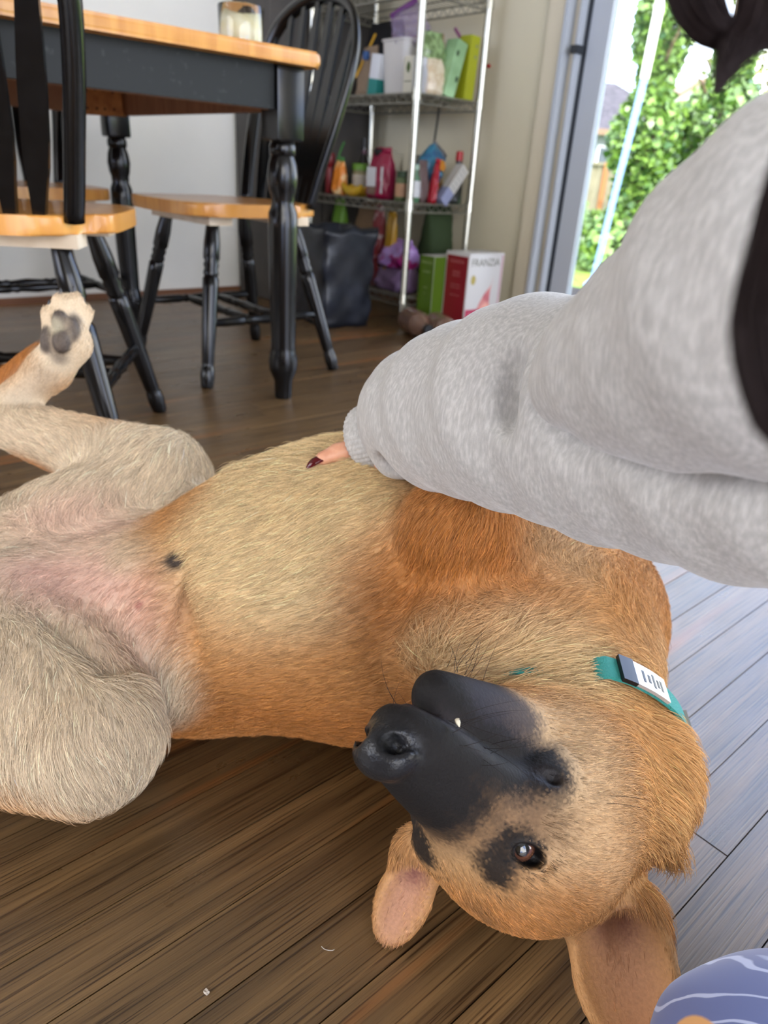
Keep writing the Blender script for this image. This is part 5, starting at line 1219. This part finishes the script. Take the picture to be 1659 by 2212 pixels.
panel(t, 'pink_edge', (0.084, -0.0592, 0.145), (0.010, 0.0005, 0.264), PM('pale_pink_print', (226, 188, 198)))
panel(t, 'magenta_banner', (-0.050, -0.0595, 0.070), (0.080, 0.0005, 0.040), PM('magenta_print', (200, 50, 92))); text('BLUSH', 0.018, (-0.046, -0.0599, 0.070), R_W, PM('pale_ink', (238, 190, 196)), t)
bm = bmesh.new(); prism(bm, [(0.0125 * cos(2 * pi * k / 24), 0.017 * sin(2 * pi * k / 24)) for k in range(24)], 0, 0.0005); sl = obj('gold_seal', bm, PM('gold_print', (196, 176, 96)), t); sl.location = (-0.064, -0.0592, 0.194); sl.rotation_euler = R_W
t = corner_box('wine_box', 'olive green boxed wine carton half hidden behind the white and red one', cu0 - 0.055, cw0 + 0.121, 0.17, 0.076, 0.262, PM('white_card_b', (214, 212, 206), 0.4))
panel(t, 'green_side', (-0.0855, 0.0, 0.131), (0.0008, 0.075, 0.260), PM('olive_green_card', (88, 120, 24), 0.4)); panel(t, 'green_side', (0.0, -0.0385, 0.131), (0.168, 0.0008, 0.260), PM('olive_green_card'))
for zz, s_, tx in ((0.238, 0.014, 'FRANZIA'), (0.206, 0.011, 'CHABLIS'), (0.15, 0.008, 'WINE'), (0.13, 0.008, '5 L')): text(tx, s_, (-0.0862, 0.0, zz), R_U, PM('pale_green_ink', (156, 176, 110)), t)
M_PET = mat('brown_tinted_plastic', (120, 92, 78), 0.12, alpha=0.82, coat=0.5)
for i, (px, py, lab) in enumerate(((894, 724, 'empty tinted plastic bottle lying on the floor next to the shelf post'), (950, 736, 'empty tinted plastic bottle lying on the floor before the wine boxes'))):
    q = at_z(px, py, 0) + np.array([0, 0, 0.046])
    dv = Vector(-FWD * 1.0 + RGT * (0.35 if i == 0 else 0.30)); dv.z = 0; dv.normalize()
    b_ = bottle('plastic_bottle', lab, 'bottle', q + np.array(dv) * 0.015, [(-0.075, 0.030), (-0.073, 0.044), (-0.05, 0.0455), (-0.04, 0.043), (-0.02, 0.0455), (0.02, 0.0455), (0.05, 0.040), (0.075, 0.024), (0.09, 0.0145), (0.102, 0.0145)], M_PET, [(0.100, 0.0165), (0.118, 0.0165)], PM('black_cap'), rz=0)
    b_.rotation_euler = dv.to_track_quat('Z', 'Y').to_euler()
# black bag
bp_ = at_z(715, 712, 0)
bag = thing('trash_bag', 'tall open black plastic bag standing before the wire shelf', 'bag', bp_ + UA * 0.10 + WA * 0.135, TH - radians(8))
g = np.random.default_rng(4); bm = bmesh.new(); o1 = rrect(0.105, 0.135, 0.02, 4); rings = []
o1 = [tuple(np.array(o1[i]) * (1 - f) + np.array(o1[(i + 1) % len(o1)]) * f) for i in range(len(o1)) for f in (0, .25, .5, .75)]
for i in range(17):
    s = i / 16; f = 0.93 + 0.12 * s; r = []
    for k, (x, y) in enumerate(o1):
        n_ = 0.007 * sin(x * 40 + y * 55 + s * 11) * sin(s * 7 + y * 30) + 0.005 * sin((x + y) * 60 - s * 16); l_ = math.hypot(x, y)
        r.append(bm.verts.new((x * f + n_ * x / l_, y * f + n_ * y / l_, s * 0.34 + (0.008 * sin(x * 50 + y * 35) if s > 0.9 else 0))))
    rings.append(r)
rings.append([bm.verts.new((v.co.x * 0.93, v.co.y * 0.93, v.co.z - 0.004)) for v in rings[-1]]); rings.append([bm.verts.new((v.co.x * 0.80, v.co.y * 0.80, 0.12)) for v in rings[-1]])
for a, b_ in zip(rings, rings[1:]):
    for k in range(len(a)): bm.faces.new((a[k], a[(k + 1) % len(a)], b_[(k + 1) % len(a)], b_[k]))
bm.faces.new(rings[0][::-1]); bm.faces.new(rings[-1])
obj('bag', bm, mat('black_plastic_film', (20, 23, 30), 0.35, noise=(12, (34, 38, 48), 0.45, 0.65)), bag, True)
# charcoal cabinet in the corner behind the chair
cb = at_z(512, 628, 0); cu_, cw_ = cb @ UA, cb @ WA
cab = thing('tall_cabinet', 'tall charcoal grey cabinet in the corner left of the wire shelf', 'cabinet', uw((cu_ + 2.2) / 2, WALL_W - 0.15, 0), TH)
lu = 2.2 - cu_
box_obj('body', (0.006, 0, 0.85), (lu, 0.26, 1.70), mat('charcoal_laminate', (70, 66, 62), 0.6, noise=(5, (60, 57, 54), 0.4, 0.6)), cab, None, 0.004)
for i in range(2):
    dr = box_obj('door', (-lu / 4 + i * lu / 2, -0.139, 0.86), (lu / 2 - 0.006, 0.016, 1.66), mat('charcoal_laminate'), cab, None, 0.003)
    box_obj('handle', (-0.03 + 0.06 * i, -0.152, 1.02), (0.010, 0.012, 0.11), mat('dull_chrome_wire'), dr)
# thin dark cord behind the shelf
bm = bmesh.new(); tube(bm, [tuple(q) for q in spline([sp(0.285, 0.20, 0.02), sp(0.285, 0.19, 0.3), sp(0.285, 0.20, 0.55), sp(0.285, 0.18, 0.77)], 5)], 0.004, 8); tag(obj('power_cord', bm, PM('black_cord', (18, 18, 20), 0.5), None, True), 'black power cord running down the wall behind the shelf', 'cord')
bm = bmesh.new(); lathe(bm, [(0, 0.005), (0.012, 0.007), (0.014, 0.004)], 10); o = tag(obj('push_pin', bm, PM('red_cap'), None, True, 40), 'small red push pin stuck in the beige wall', 'pin'); o.location = Vector(at_u(1058, 143, WALL_U - 0.0)); o.rotation_euler = Vector(-UA).to_track_quat('Z', 'Y').to_euler()

# small litter on the boards
for (px, py, lab, c_) in ((1602, 2092, 'tiny dry brown leaf crumb on the floor by the pyjama leg', (96, 66, 44)), (446, 2144, 'tiny white crumb on the brown floor boards', (214, 202, 186))):
    q = at_z(px, py, 0); bm = bmesh.new(); bmesh.ops.create_icosphere(bm, subdivisions=2, radius=0.0022)
    for v in bm.verts: v.co *= 0.7 + 0.5 * abs(sin(v.co.x * 900 + v.co.y * 1300)); v.co.z = max(v.co.z, -0.0012) * 0.6
    o = tag(obj('crumb', bm, PM('crumb_%d' % px, c_, 0.8), None), lab, 'crumb'); o.location = Vector((q[0], q[1], 0.0008))
q = at_z(708, 2052, 0); bm = bmesh.new(); tube(bm, [tuple(v) for v in spline([(-0.005, 0.002, 0.0006), (-0.002, -0.0005, 0.0012), (0.003, -0.001, 0.0012), (0.005, 0.0005, 0.0006)], 4)], 0.00028, 5)
o = tag(obj('shed_hair', bm, PM('white_hair', (226, 220, 208), 0.5), None, True), 'short curved white dog hair lying on the floor', 'hair'); o.location = Vector((q[0], q[1], 0))

# ------------------------------------------------------------------ the garden behind the glass
GZ = -0.60
def gpt(px, py, t):
    p = at_d(px, py, t); p[2] = GZ; return p
lawn = struct(box_obj('lawn', uw(20.5, 3, GZ - 0.06), (36, 50, 0.1), mat('sunny_grass', (92, 118, 34), 0.9, noise=(3, (128, 150, 44), 0.35, 0.65), bump=(60, 0.6)), rot=rotz(TH)))
def leaf_mat(name, c0, c1):
    mt = bpy.data.materials.new(name); mt.use_nodes = True
    nt = mt.node_tree; N = nt.nodes; L = nt.links; b = N['Principled BSDF']
    a = N.new('ShaderNodeAttribute'); a.attribute_name = 'tint'
    r = N.new('ShaderNodeValToRGB'); r.color_ramp.elements[0].color = (*lin(c0), 1); r.color_ramp.elements[1].color = (*lin(c1), 1)
    L.new(a.outputs['Fac'], r.inputs['Fac']); L.new(r.outputs[0], b.inputs['Base Color']); b.inputs['Roughness'].default_value = 0.35
    return mt
def leaves(name, C, size, m_, parent, seed=0, hang=0.5):
    g = np.random.default_rng(seed); n = len(C); nm = g.normal(size=(n, 3)); nm[:, 2] = np.abs(nm[:, 2]) * 0.6 + 0.2; nm -= 0.8 * FWD
    nm /= np.linalg.norm(nm, axis=1)[:, None]; d = g.normal(size=(n, 3)); d[:, 2] -= hang * 2; d -= nm * (d * nm).sum(1)[:, None]; d /= np.linalg.norm(d, axis=1)[:, None]; s_ = np.cross(nm, d)
    sz = size * g.uniform(0.6, 1.3, n)[:, None]
    V = np.stack([C - d * sz * 0.5, C + s_ * sz * 0.5 - d * sz * 0.2, C + d * sz * 0.6 - nm * sz * 0.12, C - s_ * sz * 0.5 - d * sz * 0.2], 1).reshape(-1, 3)
    Q = np.arange(4 * n).reshape(-1, 4); loc = np.array(parent.location) if parent else 0
    o = pmesh(name, V - loc, Q, m_, parent, False); at = o.data.attributes.new('tint', 'FLOAT', 'POINT'); at.data.foreach_set('value', np.repeat(g.random(n), 4).astype(np.float32)); o['kind'] = 'stuff'
    return o
M_IVY = leaf_mat('ivy_leaf', (38, 76, 26), (120, 150, 62)); M_OLIVE = leaf_mat('olive_leaf', (96, 112, 46), (150, 152, 78)); M_BARK = mat('grey_bark', (120, 98, 76), 0.9, noise=(12, (84, 66, 50), 0.4, 0.6, (1, 1, 0.2)))
def ivy_tree(label, base, height, rad, n, seed, lean=(0, 0), m_=None, rad_top=None):
    g = np.random.default_rng(seed); t = thing('ivy_tree', label, 'tree', base)
    bm = bmesh.new(); pth = [(lean[0] * s + 0.08 * sin(5 * s), lean[1] * s, height * 1.25 * s) for s in np.linspace(0, 1, 10)]; tube(bm, pth, [0.16 - 0.10 * s for s in np.linspace(0, 1, 10)], 10); obj('trunk', bm, M_BARK, t, True)
    for i in range(7):
        z0 = height * g.uniform(0.55, 1.15); a = g.uniform(0, 2 * pi); L_ = g.uniform(0.6, 1.6); s0 = z0 / height / 1.25; p0 = Vector((lean[0] * s0, lean[1] * s0, z0))
        bm = bmesh.new(); tube(bm, [p0, p0 + Vector((cos(a) * L_ * 0.5, sin(a) * L_ * 0.4, L_ * 0.45)), p0 + Vector((cos(a) * L_, sin(a) * L_ * 0.7, L_ * 0.7))], [0.035, 0.022, 0.006], 6); obj('branch', bm, M_BARK, t, True)
    s = g.random(n) ** 0.9; a = g.uniform(0, 2 * pi, n); rr = rad * (0.55 + 0.45 * np.sin(s * 9 + seed) ** 2) * np.interp(s, [0, 0.5, 0.85, 1], [1.15, 1, 0.8 if rad_top is None else rad_top, 0.25]) * np.sqrt(g.uniform(0.35, 1.15, n))
    C = np.stack([lean[0] * s / 1.25 + rr * np.cos(a), lean[1] * s / 1.25 + rr * np.sin(a), height * s + g.normal(0, 0.05, n)], 1) + np.array(base)
    leaves('foliage', C, 0.11, m_ or M_IVY, t, seed); return t
ivy_tree('tree trunk wrapped in bright green ivy behind the leaning pole', gpt(1338, 575, 11.5), 4.3, 0.50, 6000, 1, (0.0, 0))
ivy_tree('broad ivy covered tree next to the white gabled house', gpt(1480, 590, 12.5), 3.4, 0.95, 8000, 2, (0.0, 0), None, 0.5)
ivy_tree('olive green tree with hanging branches beyond the broad ivy tree', gpt(1600, 540, 16), 6.0, 1.3, 6500, 3, (-0.6, 0), M_OLIVE, 1.1)
for i, (px, t_, r_, h_) in enumerate(((1225, 17, 0.6, 0.75), (1275, 14.5, 0.5, 0.6), (1320, 10.3, 0.45, 0.5), (1455, 9.8, 0.45, 0.8))):
    g = np.random.default_rng(20 + i); b0 = gpt(px, 520, t_); sh = thing('shrub', ('low leafy shrub at the foot of the board fence', 'low leafy shrub at the foot of the leaning pole', 'low leafy shrub at the foot of the ivy wrapped trunk', 'low leafy shrub between the two ivy trees')[i], 'shrub', b0)
    n = 1300; v = g.normal(size=(n, 3)); v /= np.linalg.norm(v, axis=1)[:, None]; v[:, 2] = np.abs(v[:, 2]); C = b0 + v * np.array([r_, r_, h_]) * g.uniform(0.5, 1.05, (n, 1)) + np.array([0, 0, 0.05])
    leaves('foliage', C, 0.13, M_IVY, sh, 30 + i)
    for k in range(3): bm = bmesh.new(); tube(bm, [(0, 0, 0), (0.1 * cos(k * 2.1), 0.1 * sin(k * 2.1), h_ * 0.4), (0.25 * cos(k * 2.1), 0.25 * sin(k * 2.1), h_ * 0.8)], 0.012, 6); obj('stem', bm, M_BARK, sh)
# board fence
fc = at_d(1285, 430, 20.0); fen = thing('board_fence', 'weathered grey board fence at the end of the lawn', 'fence', (fc[0], fc[1], GZ))
M_FEN = mat('weathered_boards', (150, 140, 118), 0.85, noise=(6, (112, 104, 86), 0.35, 0.65, (6, 6, 0.6))); M_FEN2 = mat('rusty_board', (160, 104, 66), 0.85)
me = bpy.data.meshes.new('board'); bm = bmesh.new(); bx(bm, (0, 0, 0.82), (0.185, 0.025, 1.64), None, 0.006); bm.to_mesh(me); bm.free(); me.materials.append(M_FEN)
for i in range(96):
    o = bpy.data.objects.new('board', me); COL.objects.link(o); o.parent = fen; o.location = (-2.2 + i * 0.19, 0.012 * (i % 2), 0.02 * sin(i * 2.3))
for i in range(10): box_obj('fence_post', (-1.7 + i * 2.0, 0.08, 0.85), (0.11, 0.11, 1.7), M_FEN2 if i == 1 else M_FEN, fen)
box_obj('fence_post', (0.15, -0.05, 0.85), (0.13, 0.07, 1.7), M_FEN2, fen)
box_obj('top_rail', (6.9, -0.02, 1.66), (18.4, 0.12, 0.07), M_FEN, fen)
# houses beyond the fence
def slab(bm, pts, th_):
    v = [Vector(p) for p in pts]; n = (v[1] - v[0]).cross(v[2] - v[0]).normalized(); a = [bm.verts.new(p) for p in v]; b_ = [bm.verts.new(p + n * th_) for p in v]
    bm.faces.new(a[::-1]); bm.faces.new(b_)
    for i in range(len(v)): bm.faces.new((a[i], a[(i + 1) % len(v)], b_[(i + 1) % len(v)], b_[i]))
M_GH = mat('grey_house_paint', (128, 132, 134), 0.8); M_SHN = mat('dark_shingle', (84, 78, 84), 0.85, noise=(4, (58, 54, 60), 0.4, 0.6, (1, 1, 6))); M_FASC = mat('brown_fascia', (132, 104, 84), 0.7); M_WH = mat('white_house_paint', (232, 230, 226), 0.8)
h0 = at_d(1480, 300, 27); hx = h0[0]; hy = h0[1]; ez = at_d(1400, 285, 27)[2]
ho = thing('grey_house', 'grey single storey house with a dark shingle hip roof beyond the fence', 'house', (hx - 3.0, hy + 2.5, GZ))
box_obj('wall', (0, 0, (ez - GZ) / 2), (6.0, 5.0, ez - GZ), M_GH, ho)
zr = ez - GZ; rp = zr + 1.7
e_ = [(-3.4, -2.9, zr - 0.1), (3.4, -2.9, zr - 0.1), (3.4, 2.9, zr - 0.1), (-3.4, 2.9, zr - 0.1)]; r_ = [(-1.2, 0, rp), (0.6, 0, rp)]
for nm, pts_ in (('a', (e_[0], e_[1], r_[1], r_[0])), ('b', (e_[1], e_[2], r_[1])), ('c', (e_[2], e_[3], r_[0], r_[1])), ('d', (e_[3], e_[0], r_[0]))):
    bm = bmesh.new(); slab(bm, pts_, 0.09); obj('roof', bm, M_SHN, ho)
box_obj('fascia', (0, -2.92, zr - 0.12), (6.8, 0.05, 0.2), M_FASC, ho); box_obj('fascia', (3.42, 0, zr - 0.12), (0.05, 5.8, 0.2), M_FASC, ho)
for x_ in (-2.0, 0.2, 2.0):
    wf = box_obj('window', (x_, -2.52, zr - 0.95), (0.9, 0.06, 0.8), M_WH, ho); box_obj('pane', (x_, -2.56, zr - 0.95), (0.74, 0.02, 0.64), mat('dark_window', (70, 78, 88), 0.1), wf)
g0 = at_d(1532, 172, 34); gz = at_d(1440, 275, 34)[2]
hw = thing('white_house', 'white gabled house with brown rake boards behind the grey one', 'house', (g0[0], g0[1], GZ))
W_ = 4.2; za = g0[2] - GZ; ze = za - 2.6
bm = bmesh.new(); slab(bm, [(-W_, 0, 0), (W_, 0, 0), (W_, 0, ze), (0, 0, za), (-W_, 0, ze)], -7.0); obj('wall', bm, M_WH, hw)
for s in (-1, 1):
    bm = bmesh.new(); sl_ = (za - ze) / W_; pts_ = [(0, -0.4, za + 0.02), (s * (W_ + 0.5), -0.4, ze - 0.5 * sl_ + 0.02), (s * (W_ + 0.5), 7.3, ze - 0.5 * sl_ + 0.02), (0, 7.3, za + 0.02)]
    slab(bm, pts_ if s < 0 else pts_[::-1], -0.14); obj('roof', bm, M_FASC, hw)
box_obj('window', (-0.6, -0.04, ze + 0.3), (1.1, 0.08, 1.0), mat('dark_window'), hw)
# leaning pole
p0 = gpt(1282, 592, 8.6); p1 = at_d(1392, 170, 7.9); p2 = at_d(1440, -60, 7.5)
pole = thing('garden_pole', 'leaning pale blue pole with a white upper section standing on the lawn', 'pole', p0)
bm = bmesh.new(); lathe(bm, [(0, 0.10), (0.03, 0.10), (0.10, 0.036), (float(np.linalg.norm(p1 - p0)), 0.040)], 14, (0, 0, 0), tuple(p1 - p0)); obj('lower_section', bm, mat('pale_blue_paint', (120, 146, 196), 0.5), pole, True, 40)
bm = bmesh.new(); lathe(bm, [(0, 0.048), (float(np.linalg.norm(p2 - p1)), 0.052)], 14, tuple(p1 - p0), tuple(p2 - p0)); obj('upper_section', bm, mat('white_pole_paint', (240, 236, 222), 0.5), pole, True, 40)
